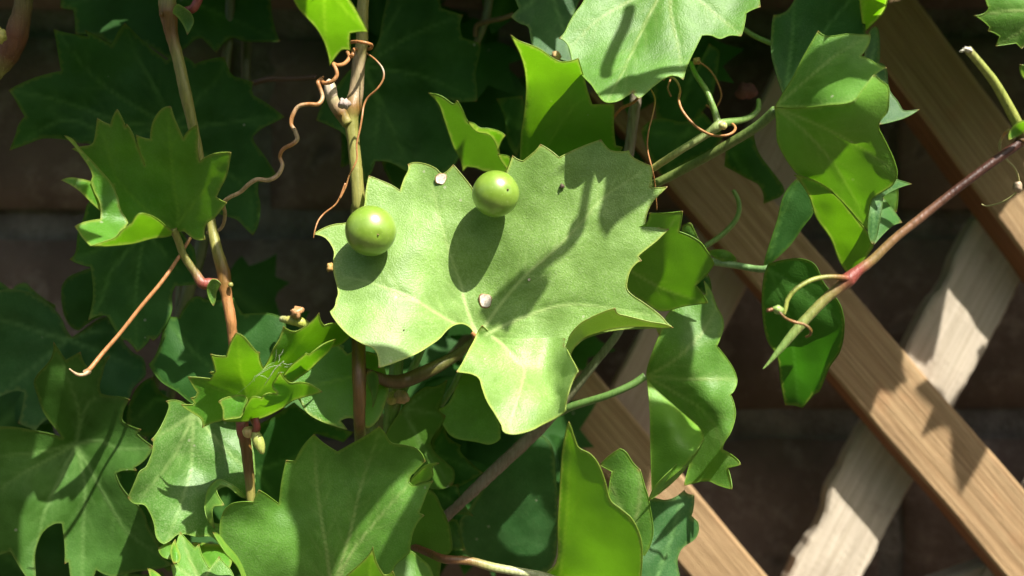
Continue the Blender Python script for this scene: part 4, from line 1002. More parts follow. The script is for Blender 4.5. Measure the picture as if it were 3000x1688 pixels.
tube('tendril', T7((2330, 765, -15, 10), (2300, 790, -14, 9), (2275, 840, -13, 8), (2278, 900, -12, 7), (2320, 950, -10, 6), (2365, 1000, -8, 6), (2385, 1070, -6, 6), (2375, 1130, -4, 6), (2290, 1190, -2, 5), (2200, 1215, 0, 5), (2165, 1205, 0, 4)), [(.42, .36, .10), ORG, (.4, .36, .14), (.36, .34, .14)], STEM, cut_v, sides=8)
blob('bud', *T7((2378, 1100))[0], -6, 13, 17, (.42, .32, .22), STEM, cut_v, bumps=.5)
stip(T7((2385, 720), (2440, 715), (2440, 760), (2400, 790), (2325, 825), (2335, 770)), -17, YOUNG, cut_v)
leaf(cut_v, GREEN, [(T7((2185, -90), (2190, 0), (2207, 45), (2180, 80), (2120, 92), (2162, 115), (2212, 160), (2203, 183), (2240, 195), (2272, 215), (2248, 272), (2300, 265), (2370, 255), (2402, 288), (2440, 255), (2540, 240), (2560, -90)), (-12, 2, 3, 2), 0)], T7((2540, 60))[0][:2], label='jagged green leaf cut off by the top right corner', step=8)
leaf(cut_v, GREEN, [(T7((2390, 382), (2440, 390), (2500, 400), (2500, 480), (2425, 470), (2400, 440)), (-10, 2, 3, 2), 0)], T7((2490, 430))[0][:2], veins=[], step=8)

# ---- old grey stem, broad top leaf, backlit leaf below it
tube('stem', T7((120, -60, 30, 36), (130, 300, 28, 36), (125, 560, 26, 34), (110, 700, 26, 33), (90, 860, 26, 31), (70, 1000, 26, 31), (30, 1250, 28, 31), (-20, 1500, 34, 30)), [GREYB], BARK, old_v, bumps=.12, ridges=.03, sub=8)
tube('stem', T6((1960, -120, 20, 22), (1880, 0, 20, 24), (1760, 150, 21, 26), (1640, 300, 23, 28), (1450, 520, 26, 36), (1300, 662, 26, 38), (1150, 803, 26, 37), (1040, 908, 26, 34), (960, 985, 27, 30), (860, 1078, 30, 30), (600, 1320, 36, 30)), [(.13, .17, .08), (.13, .17, .08), (.13, .17, .08), (.16, .17, .09), GREYB], BARK, old_v, bumps=.14, ridges=.04, sub=8, label='grey woody stem slanting up to the right below the big leaf')
tube('petiole', T6((1560, 440, 22, 22), (1640, 400, 20, 24), (1850, 335, 17, 22), (2000, 270, 16, 22), (2085, 215, 16, 24)), [(.11, .21, .05)], STEM, lat_v)
leaf(old_v, GREEN, [(T4((1990, -200), (1980, -60), (1950, 20), (1890, 100), (1850, 170), (1822, 230), (1783, 272), (1820, 290), (1850, 330), (1865, 380), (1880, 440), (1920, 500), (1960, 550), (2010, 600), (2050, 660), (2090, 710), (2130, 727), (2200, 715), (2270, 675), (2310, 650)) + T7((105, 545), (145, 583), (180, 555), (230, 510), (320, 450), (370, 450), (405, 472), (425, 400), (450, 340), (480, 280), (515, 210), (570, 210), (622, 229), (680, 210), (746, 216), (765, 150), (775, 80), (810, 60), (860, 42), (855, 0), (860, -150)),
     T4((1783, 272, 0), (1990, -200, 9), (2130, 727, -8)) + T7((300, 450, -6), (746, 216, 0), (860, 42, 3), (860, -150, 7), (300, 0, 5), (400, 250, -.5), (100, 300, 0), (450, -100, 7), (560, 180, 2)), 0)], T7((350, -160))[0][:2], veins=[T7((340, -150), (200, 100), (60, 400), (-40, 590)), T7((340, -150), (330, 50), (370, 250), (405, 440)), T7((340, -150), (500, 0), (640, 120), (740, 200)), T7((340, -150), (100, 0), (-100, 120), (-250, 270))],
     label='broad pale waxy leaf at the top, right of centre, crossed by a straight shadow', step=7, vw=3.2)
tube('petiole', T4((2345, 690, 8, 8), (2300, 730, 14, 9), (2220, 770, 20, 9), (2170, 830, 26, 8)), (.45, .18, .06), STEM, old_v, sides=8)
leaf(old_v, YOUNG, [(T4((1440, 248), (1500, 290), (1570, 315), (1650, 350), (1720, 400), (1788, 435), (1850, 435), (1918, 413), (1950, 520), (1980, 630), (2015, 740), (2090, 740), (2172, 738), (2168, 850), (2172, 950), (2182, 1030), (2230, 1042), (2210, 1080), (2150, 1180), (1900, 1300), (1500, 1280), (1508, 1080), (1515, 950), (1530, 850), (1545, 700), (1548, 600), (1535, 480), (1500, 370), (1465, 300)),
     T4((1440, 248, -12), (1918, 413, -8), (2172, 738, 4), (2230, 1042, 10), (1548, 600, 3), (1515, 950, 11), (1500, 1280, 16), (1900, 1300, 16), (1750, 700, 3), (1800, 950, 11)), 1)], T4((1560, 1280))[0][:2], veins=[T4((1560, 1250), (1555, 900), (1560, 600), (1480, 320)), T4((1570, 1250), (1750, 950), (1950, 700), (2160, 745))],
     label='pointed leaf with a glowing tip standing behind the big leaf', step=8, wave=.5)

# ---- thick stem, top left corner
tube('stem', T1((220, -160, -6, 46), (175, -30, -6, 48), (150, 120, -6, 54), (110, 260, -6, 66), (50, 400, -6, 60), (-20, 500, -6, 44), (-120, 620, -6, 40)), [OLV, (.10, .10, .02), (.11, .07, .015), (.12, .045, .012), (.12, .05, .012), OLV], BARK, thick_v, bumps=.1)
blob('node', *T1((8, 250))[0], -14, 14, 22, (.45, .42, .10), STEM, thick_v, bumps=.5)

# ---- dark leaves at the left
tube('stem', T1((1630, -100, 52, 30), (1620, 270, 52, 28), (1600, 420, 52, 28), (1560, 900, 54, 28)) + T2((1430, 500, 52, 40), (1330, 850, 52, 40), (1290, 1000, 52, 36), (1150, 1300, 54, 30)) + T3((1050, 300, 56, 28), (980, 600, 56, 28)), [(.12, .13, .05)], STEM, dark_v)
tube('stem', T1((1750, -100, 60, 30), (1745, 300, 60, 30), (1740, 560, 60, 28), (1760, 900, 62, 26)), [(.12, .12, .05)], STEM, dark_v)
tube('stem', T1((1790, 590, 50, 16), (1900, 560, 50, 18), (2050, 560, 50, 16), (2240, 545, 50, 14)), [(.12, .06, .04)], STEM, dark_v)
tube('stem', T2((1200, 80, 56, 16), (1300, 200, 60, 16)) + T3((1230, 0, 50, 26), (1215, 120, 50, 26), (1190, 300, 50, 26)), [(.14, .15, .05)], STEM, dark_v)
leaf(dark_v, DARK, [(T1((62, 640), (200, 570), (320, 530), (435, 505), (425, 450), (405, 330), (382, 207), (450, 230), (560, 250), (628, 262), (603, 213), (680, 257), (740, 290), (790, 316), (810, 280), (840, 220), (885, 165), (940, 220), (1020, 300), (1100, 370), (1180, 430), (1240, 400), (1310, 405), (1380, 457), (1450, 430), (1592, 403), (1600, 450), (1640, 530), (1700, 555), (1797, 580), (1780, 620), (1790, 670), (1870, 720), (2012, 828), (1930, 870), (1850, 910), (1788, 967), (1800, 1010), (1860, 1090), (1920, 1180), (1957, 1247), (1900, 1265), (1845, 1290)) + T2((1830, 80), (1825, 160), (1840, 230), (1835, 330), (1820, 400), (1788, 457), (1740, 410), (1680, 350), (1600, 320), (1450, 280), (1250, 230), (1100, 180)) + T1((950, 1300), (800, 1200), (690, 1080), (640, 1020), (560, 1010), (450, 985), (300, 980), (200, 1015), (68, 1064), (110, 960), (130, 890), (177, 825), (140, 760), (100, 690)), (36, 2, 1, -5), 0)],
     T1((1240, 900))[0][:2], veins=[T1((1230, 900), (900, 720), (640, 520), (400, 220)), T1((1230, 900), (850, 860), (450, 720), (70, 640)), T1((1230, 900), (1080, 600), (950, 350), (885, 180)), T1((1230, 900), (1450, 890), (1750, 850), (2000, 828)), T1((1230, 900), (1400, 700), (1550, 550), (1590, 420)), T1((1230, 900), (1500, 1150), (1750, 1350)) + T2((1785, 440)), T1((1230, 900), (800, 950), (450, 850), (80, 1060))],
     label='broad many-pointed dark leaf at the upper left', step=11, vw=3.5)
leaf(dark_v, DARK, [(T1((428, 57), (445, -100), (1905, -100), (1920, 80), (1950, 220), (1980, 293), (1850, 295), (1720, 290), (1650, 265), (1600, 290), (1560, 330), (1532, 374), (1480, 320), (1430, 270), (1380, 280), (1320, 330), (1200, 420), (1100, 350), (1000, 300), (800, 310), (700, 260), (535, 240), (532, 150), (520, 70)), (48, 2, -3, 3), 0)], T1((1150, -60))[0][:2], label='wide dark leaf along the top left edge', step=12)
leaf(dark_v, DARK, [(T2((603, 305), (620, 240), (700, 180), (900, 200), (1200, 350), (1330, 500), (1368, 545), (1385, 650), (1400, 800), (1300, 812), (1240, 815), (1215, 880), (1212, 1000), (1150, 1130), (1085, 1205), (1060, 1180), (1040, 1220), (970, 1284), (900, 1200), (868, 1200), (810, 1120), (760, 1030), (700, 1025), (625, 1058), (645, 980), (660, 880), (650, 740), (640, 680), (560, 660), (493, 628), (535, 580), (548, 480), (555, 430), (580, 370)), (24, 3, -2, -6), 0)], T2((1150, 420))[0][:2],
     veins=[T2((1030, 420), (990, 620), (960, 900), (965, 1250)), T2((1030, 420), (800, 500), (650, 580), (510, 628)), T2((1030, 420), (1180, 600), (1280, 720)), T2((1030, 420), (800, 700), (720, 900), (640, 1040))], label='drooping dark leaf below the small bright curled leaf', step=10, vw=3.5)
leaf(dark_v, DARK, [(T2((438, 830), (480, 760), (560, 720), (650, 690), (800, 800), (760, 1000), (650, 1060), (560, 1130), (500, 1100), (450, 1000)), (40, 0, 2, 3), 0)], T2((700, 850))[0][:2], step=11)
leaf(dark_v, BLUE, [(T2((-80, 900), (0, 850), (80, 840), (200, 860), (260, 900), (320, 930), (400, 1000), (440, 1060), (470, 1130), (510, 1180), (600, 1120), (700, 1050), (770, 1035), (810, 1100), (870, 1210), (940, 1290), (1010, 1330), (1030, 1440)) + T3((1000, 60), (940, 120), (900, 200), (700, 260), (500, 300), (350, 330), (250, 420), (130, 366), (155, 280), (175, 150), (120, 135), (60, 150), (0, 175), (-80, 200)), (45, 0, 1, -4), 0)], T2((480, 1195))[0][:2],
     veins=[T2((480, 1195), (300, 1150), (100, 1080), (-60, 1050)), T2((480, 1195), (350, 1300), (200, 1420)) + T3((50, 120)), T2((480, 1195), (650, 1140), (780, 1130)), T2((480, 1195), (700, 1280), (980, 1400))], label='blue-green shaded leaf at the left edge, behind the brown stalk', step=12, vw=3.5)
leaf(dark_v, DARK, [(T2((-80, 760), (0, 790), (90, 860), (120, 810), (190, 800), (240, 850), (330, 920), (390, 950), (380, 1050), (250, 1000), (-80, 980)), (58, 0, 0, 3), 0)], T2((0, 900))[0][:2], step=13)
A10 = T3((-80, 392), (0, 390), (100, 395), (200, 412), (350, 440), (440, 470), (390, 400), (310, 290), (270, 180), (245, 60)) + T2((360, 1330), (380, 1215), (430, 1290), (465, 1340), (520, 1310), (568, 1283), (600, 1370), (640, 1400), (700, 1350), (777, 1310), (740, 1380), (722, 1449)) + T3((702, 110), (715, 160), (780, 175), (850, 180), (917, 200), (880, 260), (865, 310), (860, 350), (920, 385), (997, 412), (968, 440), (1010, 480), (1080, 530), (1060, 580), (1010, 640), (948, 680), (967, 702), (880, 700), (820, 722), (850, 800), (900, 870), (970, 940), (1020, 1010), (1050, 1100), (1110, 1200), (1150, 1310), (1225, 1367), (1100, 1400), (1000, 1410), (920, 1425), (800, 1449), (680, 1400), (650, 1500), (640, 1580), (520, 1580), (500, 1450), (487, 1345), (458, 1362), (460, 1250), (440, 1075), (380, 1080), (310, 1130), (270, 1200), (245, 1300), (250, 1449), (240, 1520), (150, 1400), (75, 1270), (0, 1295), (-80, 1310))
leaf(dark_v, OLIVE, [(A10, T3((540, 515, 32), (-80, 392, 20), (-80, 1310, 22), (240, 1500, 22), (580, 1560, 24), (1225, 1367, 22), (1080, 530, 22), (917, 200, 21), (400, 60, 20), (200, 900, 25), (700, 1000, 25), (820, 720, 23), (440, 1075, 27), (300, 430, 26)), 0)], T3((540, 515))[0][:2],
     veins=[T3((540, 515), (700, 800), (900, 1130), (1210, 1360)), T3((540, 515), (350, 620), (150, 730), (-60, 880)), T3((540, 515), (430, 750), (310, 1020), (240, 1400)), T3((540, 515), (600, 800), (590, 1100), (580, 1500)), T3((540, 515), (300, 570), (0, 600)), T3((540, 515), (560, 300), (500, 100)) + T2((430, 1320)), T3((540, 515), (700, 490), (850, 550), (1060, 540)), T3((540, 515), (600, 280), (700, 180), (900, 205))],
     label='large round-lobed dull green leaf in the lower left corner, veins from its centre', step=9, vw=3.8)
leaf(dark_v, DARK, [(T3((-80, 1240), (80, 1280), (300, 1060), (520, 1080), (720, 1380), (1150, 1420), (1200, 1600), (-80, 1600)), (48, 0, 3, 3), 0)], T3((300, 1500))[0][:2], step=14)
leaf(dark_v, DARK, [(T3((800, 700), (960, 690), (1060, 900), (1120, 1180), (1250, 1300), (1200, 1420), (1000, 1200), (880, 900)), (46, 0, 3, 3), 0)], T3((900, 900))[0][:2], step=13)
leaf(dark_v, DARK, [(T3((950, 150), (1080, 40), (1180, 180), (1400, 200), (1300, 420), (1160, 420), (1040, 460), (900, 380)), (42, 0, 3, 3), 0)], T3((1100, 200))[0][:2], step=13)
# young tuft at the bottom left
leaf(left_v, GREEN, [(T3((1212, 1368), (1260, 1370), (1240, 1300), (1255, 1200), (1278, 1140), (1330, 1200), (1380, 1250), (1408, 1225), (1430, 1300), (1480, 1395), (1520, 1350), (1550, 1310), (1580, 1350), (1640, 1420), (1680, 1560), (1250, 1560)), (4, 1, -5, 2), 0)], T3((1420, 1500))[0][:2], label='jagged young leaf at the bottom left between larger leaves', step=7)
leaf(left_v, YOUNG, [(T3((1212, 1250), (1240, 1190), (1250, 1240), (1275, 1300), (1265, 1350), (1230, 1360), (1210, 1300)), (1, 0, -3, 2), 0)], T3((1240, 1350))[0][:2], veins=[], step=6)
leaf(left_v, GREEN, [(T3((1120, 1250), (1200, 1205), (1230, 1240), (1215, 1330), (1150, 1310)), (8, 0, -3, 2), 0)], T3((1200, 1300))[0][:2], veins=[], step=8)
leaf(left_v, YOUNG, [(T3((1044, 1394), (1100, 1420), (1150, 1470), (1160, 1560), (1070, 1560), (1062, 1450)), (2, 0, -3, 2), 0)], T3((1110, 1540))[0][:2], veins=[], step=7)
leaf(low_v, YOUNG, [(T3((1360, 1210), (1480, 1220), (1600, 1230), (1640, 1330), (1600, 1420), (1480, 1400), (1400, 1320)), (16, 0, -5, 2), 0)], T3((1500, 1400))[0][:2], step=9)

# ---- shaded leaves behind the middle shoot
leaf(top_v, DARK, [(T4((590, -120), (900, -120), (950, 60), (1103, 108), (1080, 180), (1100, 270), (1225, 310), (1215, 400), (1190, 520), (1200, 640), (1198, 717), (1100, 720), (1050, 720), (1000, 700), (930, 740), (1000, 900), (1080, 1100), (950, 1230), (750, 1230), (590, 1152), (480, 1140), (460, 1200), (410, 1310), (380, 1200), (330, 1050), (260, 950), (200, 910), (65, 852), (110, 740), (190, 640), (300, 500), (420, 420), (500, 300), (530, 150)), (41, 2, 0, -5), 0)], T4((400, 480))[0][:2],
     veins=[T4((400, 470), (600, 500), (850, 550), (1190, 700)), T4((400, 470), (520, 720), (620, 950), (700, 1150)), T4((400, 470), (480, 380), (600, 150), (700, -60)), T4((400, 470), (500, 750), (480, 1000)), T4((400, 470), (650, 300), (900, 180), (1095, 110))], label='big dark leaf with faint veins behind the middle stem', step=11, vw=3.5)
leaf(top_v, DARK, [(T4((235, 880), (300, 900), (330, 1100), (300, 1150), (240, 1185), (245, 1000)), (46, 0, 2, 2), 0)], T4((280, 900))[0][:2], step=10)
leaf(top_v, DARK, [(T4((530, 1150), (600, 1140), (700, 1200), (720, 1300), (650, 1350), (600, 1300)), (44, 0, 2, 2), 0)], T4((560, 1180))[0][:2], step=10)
leaf(top_v, GREEN, [(T4((860, 660), (950, 680), (1030, 735), (1045, 735), (1060, 710), (1100, 780), (1120, 830), (1142, 865), (1200, 910), (1280, 940), (1330, 980), (1355, 1050), (1360, 1095), (1430, 1110), (1440, 1170), (1400, 1220), (1250, 1210), (1200, 1190), (1130, 1180), (1100, 1215), (1080, 1120), (1040, 1050), (1000, 940), (960, 820), (930, 740)), (24, -3, 9, 0), 1),
     (T4((1140, 863), (1180, 875), (1225, 905), (1290, 910), (1360, 930), (1404, 960), (1375, 1000), (1350, 1070), (1320, 990), (1280, 950), (1210, 935), (1170, 905)), T4((1140, 863, 19), (1404, 960, 13), (1350, 1070, 21), (1280, 950, 21), (1225, 905, 15)), 0),
     (T4((1350, 1090), (1430, 1105), (1445, 1160), (1420, 1200), (1380, 1150)), T4((1350, 1090, 22), (1430, 1105, 17), (1420, 1200, 22)), 0)],
     T4((1110, 1200))[0][:2], label='narrow leaf with a bright folded edge between the dark leaf and the pointed leaf', step=9, wave=.5)
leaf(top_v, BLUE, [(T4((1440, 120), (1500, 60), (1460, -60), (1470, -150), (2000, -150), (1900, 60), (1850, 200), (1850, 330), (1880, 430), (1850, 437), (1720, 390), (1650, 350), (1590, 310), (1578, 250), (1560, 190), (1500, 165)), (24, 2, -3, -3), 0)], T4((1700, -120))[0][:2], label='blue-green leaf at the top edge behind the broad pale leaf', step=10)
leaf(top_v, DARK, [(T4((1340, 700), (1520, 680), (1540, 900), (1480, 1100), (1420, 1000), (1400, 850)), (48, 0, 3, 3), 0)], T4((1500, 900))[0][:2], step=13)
tube('stem', T4((1300, -100, 55, 26), (1270, 100, 55, 26), (1240, 200, 55, 24), (1200, 300, 56, 20)), [(.10, .12, .04)], STEM, top_v)
tube('stem', T4((1460, 100, 52, 14), (1380, 130, 52, 15), (1290, 150, 53, 15), (1200, 180, 54, 14), (1190, 260, 55, 13)), [(.13, .09, .03)], STEM, top_v)

# ---- leaves in front of the trellis
leaf(lat_v, DARK, [(T8((635, 300), (640, 180), (660, 110), (730, 90), (800, 85), (860, 110), (900, 190), (950, 250), (977, 300), (988, 380), (970, 480), (925, 550), (880, 655), (862, 665), (835, 695), (808, 727), (770, 715), (735, 715), (715, 620), (700, 510), (655, 430)), T8((640, 200, 10), (800, 85, 4), (988, 380, 2), (770, 720, 20), (655, 430, 14), (830, 350, 6), (930, 220, 1)), 1)], T8((660, 130))[0][:2], veins=[T8((660, 130), (750, 350), (790, 700)), T8((660, 130), (820, 230), (980, 370))], label='plain dark green leaf hanging behind the tip of the red shoot', step=9)
leaf(lat_v, DARK, [(T7((1085, 1050), (1140, 1130), (1175, 1240), (1110, 1340), (1040, 1440)) + T8((700, 80), (640, 130), (655, 60)) + T7((960, 1300), (1000, 1150)), (14, 0, 3, 2), 0)], T8((660, 110))[0][:2], label='narrow dark leaf between the big leaf and the folded leaf', step=9)
leaf(lat_v, DARK, [(T7((660, 860), (820, 790), (850, 900), (920, 1000), (1000, 1110), (990, 1150), (930, 1180), (880, 1202), (860, 1100), (780, 1050), (650, 980)), (34, 0, 2, 3), 0)], T7((700, 900))[0][:2], step=11)
leaf(lat_v, DARK, [(T7((160, 760), (260, 700), (420, 720), (520, 660), (640, 800), (560, 900), (420, 960), (300, 1060), (200, 900)), (44, 0, 2, 3), 0)], T7((400, 800))[0][:2], step=12)
leaf(lat_v, DARK, [(T7((230, 460), (330, 400), (480, 420), (560, 260), (620, 300), (600, 450), (560, 600), (400, 760), (250, 700)), (50, 0, 2, 3), 0)], T7((400, 600))[0][:2], step=12)
leaf(lat_v, GREEN, [(T7((400, 1330), (450, 1310), (490, 1400), (520, 1449), (480, 1480), (420, 1440)), (26, 0, 2, 3), 0)], T7((450, 1440))[0][:2], veins=[], step=10)
leaf(lat_v, DARK, [(T8((330, 180), (400, 150), (415, 200), (412, 240), (360, 220)), (18, 0, 2, 3), 0)], T8((350, 200))[0][:2], veins=[], step=9)
tube('stem', T8((330, 90, 24, 22), (400, 95, 22, 22), (460, 105, 21, 21), (530, 115, 20, 20), (600, 128, 18, 20), (650, 130, 16, 22), (690, 118, 16, 20), (780, 150, 15, 12), (900, 200, 14, 8)), [(.16, .26, .09), (.20, .31, .13), (.22, .34, .15), (.16, .28, .10)], STEM, lat_v)
leaf(lat_v, GREEN, [(T8((400, 55), (470, 48), (515, 75), (525, 110), (450, 90)), (19, 0, 2, 3), 0)], T8((520, 100))[0][:2], veins=[], step=9)

# cobweb on the crumpled leaf
WEB, tW, oW = newmat('spider_silk')
nW = N(tW); bW = nW.node('ShaderNodeBsdfPrincipled'); bW.inputs['Base Color'].default_value = (.62, .62, .52, 1); bW.inputs['Roughness'].default_value = .4; nW.l(bW.outputs[0], oW.inputs[0])
web = empty('cobweb', P(*T9((950, 650))[0], -9), 'torn scrap of cobweb with a dry straw on the crumpled small leaf', 'cobweb')
tube('straw', T9((945, 793, -8, 1.4), (1000, 710, -10, 2.0), (1060, 620, -11, 2.4), (1145, 545, -12, 1.8)), (.55, .55, .45), STEM, web, sides=6)
for pth in (T9((790, 780, -6, .9), (850, 720, -9, 1.6), (900, 680, -10, 1.6), (1000, 605, -11, 1.2), (1120, 590, -11, 1.0)), T9((850, 740, -8, 1.2), (845, 705, -9, 1.5), (940, 655, -10, 1.2), (1030, 590, -11, 1.1), (1060, 520, -12, .9), (1070, 430, -13, .8)),
            T9((870, 690, -10, 1.2), (930, 640, -11, 1.2), (970, 600, -11, 1), (1040, 560, -11, .8)), T9((1095, 480, -12, .9), (1100, 530, -12, .9), (1085, 560, -12, .8)), T9((1140, 430, -12, .6), (1120, 470, -12, .8), (1095, 490, -12, .8)),
            T9((1140, 565, -12, .9), (1180, 580, -12, .9), (1230, 570, -12, .8)), T9((1145, 605, -11, .9), (1180, 605, -11, .9), (1215, 585, -12, .7)), T9((850, 740, -8, .8), (800, 775, -7, .8), (660, 890, -6, .6)), T9((900, 690, -9, 1.0), (940, 700, -9, .9), (985, 725, -8, .9)), T9((1075, 690, -9, .9), (1090, 665, -10, .9), (1140, 658, -10, .8))):
    tube('thread', [(q[0], q[1], q[2], q[3] * .6) for q in pth], (.8, .8, .7), WEB, web, sides=5, cap=False)
# ================================================================== unseen ivy above: sprig known from its shadow, foliage added to shade
over_v = empty('ivy_vine', P(900, -700, 10), 'unseen ivy foliage added higher up the wall to shade leaves and bricks below', 'ivy vine', IVY)
sprig_v = empty('ivy_vine', P(2100, -900, -90), 'ivy sprig reaching out from the wall higher up, casting the forked shadow', 'ivy vine', IVY)
BASE = [(0, 0), (-.10, .12), (-.28, .22), (-.55, .20), (-.50, .02), (-.72, -.12), (-.98, -.22), (-.80, -.36), (-.66, -.44), (-.72, -.66), (-.48, -.62), (-.36, -.66), (-.24, -.90), (0, -1.22), (.20, -.92), (.34, -.68), (.46, -.64), (.74, -.70), (.66, -.44), (.80, -.34), (1.0, -.20), (.72, -.10), (.52, .02), (.58, .22), (.30, .22), (.10, .12)]
ov_meshes = []
def free_leaf(vine, c, size, rot, nrm, mat, label=None):
    """a whole leaf placed freely: c centre, size half width in m, nrm the way its face looks"""
    pts = [(x * 100, y * 100) for x, y in BASE]
    out, _ = smooth_outline(pts, 12)
    gx = [(x, y) for x in range(-96, 97, 16) for y in range(-120, 25, 16)]
    ins = inside(np.array([g[0] for g in gx], float), np.array([g[1] for g in gx], float), out)
    q = [g for g, k in zip(gx, ins) if k]
    oa = np.array(out); dd = seg_dist(np.array(q, float), oa, np.roll(oa, -1, 0)); q = [a for a, b in zip(q, dd) if b > 5]
    co = [Vector(p) for p in out] + [Vector(p) for p in q]
    r = delaunay_2d_cdt(co, [(i, (i + 1) % len(out)) for i in range(len(out))], [], 1, 1e-4)
    qn = nrm.to_track_quat('Z', 'Y')
    ca, sa = math.cos(rot), math.sin(rot)
    V, A = [], []
    sd = random.random() * 40
    for v in r[0]:
        x, y = v.x / 100, (v.y + 50) / 100
        zz = -.12 * (x * x + y * y) + .12 * noise.noise(Vector((x * 1.5, y * 1.5, sd)))
        V.append(c + qn @ (Vector((x * ca - y * sa, x * sa + y * ca, zz)) * size))
        an = math.atan2(v.y, v.x); A.append((max(0, 1 - abs(v.x) / 4) * .6 if v.y < 0 else 0, 0, 0, 0))
    if vine is over_v:
        o = len(MASS['v']); MASS['v'] += V; MASS['a'] += A
        if mat not in MASS['m']: MASS['m'].append(mat)
        for f in r[2]:
            MASS['f'].append(tuple(o + k for k in f)); MASS['i'].append(MASS['m'].index(mat))
        return None
    return link('leaf', V, r[2], mat, vine, V[0], label, None, A)
MASS = {'v': [], 'f': [], 'a': [], 'm': [], 'i': []}

def inframe(p, marg=.004):
    k = (CAMD + p.y) / CAMD
    if k <= 0: return False
    return abs(p.x) < FW / 2 * k + marg and abs(p.z - Z0) < FW / 2 * .5625 * k + marg

def cast_shape(vine, outline, t, dfn, mat=GREEN, name='leaf', step=26):
    """a leaf of the given outline, hung t metres up the sunlight from where its shadow falls"""
    out, _ = smooth_outline(outline, step)
    xs = [p[0] for p in out]; ys = [p[1] for p in out]
    g = [(x, y) for x in np.arange(min(xs), max(xs), step) for y in np.arange(min(ys), max(ys), step)]
    q = []
    if g:
        ga = np.array(g); k = inside(ga[:, 0], ga[:, 1], out); ga = ga[k]
        if len(ga):
            oa = np.array(out); dd = seg_dist(ga, oa, np.roll(oa, -1, 0)); q = [tuple(a) for a, b in zip(ga, dd) if b > step * .4]
    r = delaunay_2d_cdt([Vector(p[:2]) for p in out] + [Vector(p) for p in q], [(i, (i + 1) % len(out)) for i in range(len(out))], [], 1, 1e-4)
    sd = random.random() * 30
    cx, cy = sum(xs) / len(xs), sum(ys) / len(ys)
    V = []
    for v in r[0]:
        d = dfn((v.x, v.y))
        tt = t + noise.noise(Vector((v.x / 160, v.y / 160, sd))) * .006 + .00001 * ((v.x - cx) - (v.y - cy))
        V.append(P(v.x, v.y, d) + L * tt)
    return link(name, V, r[2], mat, vine, V[0], None, None, [(0, 0, 0, 0)] * len(V))

# shade of the sprig on the big leaf: a forked stalk with a leaf at its end and one at each side
cast_shape(sprig_v, T5((1180, 1235), (1235, 1205), (1285, 1272), (1330, 1180), (1405, 1165), (1480, 1065), (1552, 960), (1556, 885), (1480, 880), (1400, 840), (1300, 930), (1190, 1030), (1100, 1130)), .135, bd)
def cast_tube(vine, pts, t, dfn, wpx, cols=OLV):
    path = [(P(p[0], p[1], dfn(p)) + L * t, wpx * S * .5) for p in pts]
    tube('stem', path, cols, STEM, vine, world=True, sides=8)
cast_tube(sprig_v, T5((1430, 900), (1560, 790), (1690, 690), (1752, 600), (1775, 480), (1800, 330), (1835, 210), (1880, 90), (2050, 10), (2500, -120), (3100, -500)), .135, bd, 26)
cast_tube(sprig_v, T5((1740, 600), (1700, 600)), .135, bd, 40)
cast_shape(sprig_v, T5((1530, 270), (1620, 210), (1680, 160), (1800, 60), (1900, 0), (2060, 60), (2240, 170), (2230, 380), (2100, 480), (1990, 560), (1925, 655), (1868, 540), (1905, 380), (1915, 250), (1800, 235), (1690, 215)), .14, bd)
cast_shape(over_v, [(x - 30, y + 58) for x, y in T4((70, -60), (80, 60), (92, 125), (130, 100), (112, 160), (215, 186), (120, 205), (60, 270), (62, 205), (10, 180), (50, 160), (30, 90), (58, 110))], .05, lambda p: -20, step=10)
flat = lambda d: (lambda p: d)
# straight stalk over the broad top leaf
cast_tube(sprig_v, T4((2400, -200), (2330, 0), (2200, 280), (2060, 600), (2010, 760)), .12, flat(0), 34)
# over the small curled leaf
cast_shape(over_v, T1((640, 1000), (690, 800), (830, 740), (960, 900), (1090, 1080), (1180, 1000), (1290, 1060), (1310, 1250), (1330, 1380)) + T2((1430, 280), (1320, 440), (1180, 420), (1000, 330), (860, 300), (800, 120)), .105, flat(-5))
# over the bottom leaf, leaving its fold lit
cast_shape(sprig_v, T6((-170, 740), (40, 540), (440, 480), (760, 620), (730, 740), (600, 850), (400, 1050), (250, 1240), (100, 1600), (-60, 1600), (-70, 1449), (-75, 1200), (-110, 1050)), .175, flat(3))
cast_shape(sprig_v, T6((680, 920), (800, 840), (760, 1100), (690, 1300), (560, 1500), (380, 1560), (440, 1330), (560, 1130)), .175, flat(3))
# over the folded leaf's top, the leaf behind it and the leaf with the glowing tip
cast_shape(over_v, T7((1000, 540), (1120, 300), (1200, 170), (1500, 190), (1520, 300), (1440, 400), (1400, 560), (1440, 640), (1380, 860), (1290, 880), (1240, 700), (1050, 640)), .11, flat(-10))
cast_shape(over_v, T7((1060, -80), (1040, 120), (990, 300), (1000, 560), (1200, 300), (1480, 200), (1460, -80)), .09, flat(8))
cast_shape(over_v, T5((2190, 430), (2430, 420), (2480, 520), (2440, 620), (2300, 700), (2180, 740), (2100, 700)), .115, flat(3))
cast_shape(over_v, T8((130, 620), (230, 380), (330, 300), (330, 420), (270, 700)), .15, flat(13))

cast_shape(over_v, T8((110, 600), (380, 800), (400, 870), (300, 1010), (150, 1120), (130, 900)), .17, flat(10))
cast_shape(over_v, T8((350, 620), (620, 640), (860, 820), (760, 1250), (500, 1250), (350, 1000)), .19, flat(125))
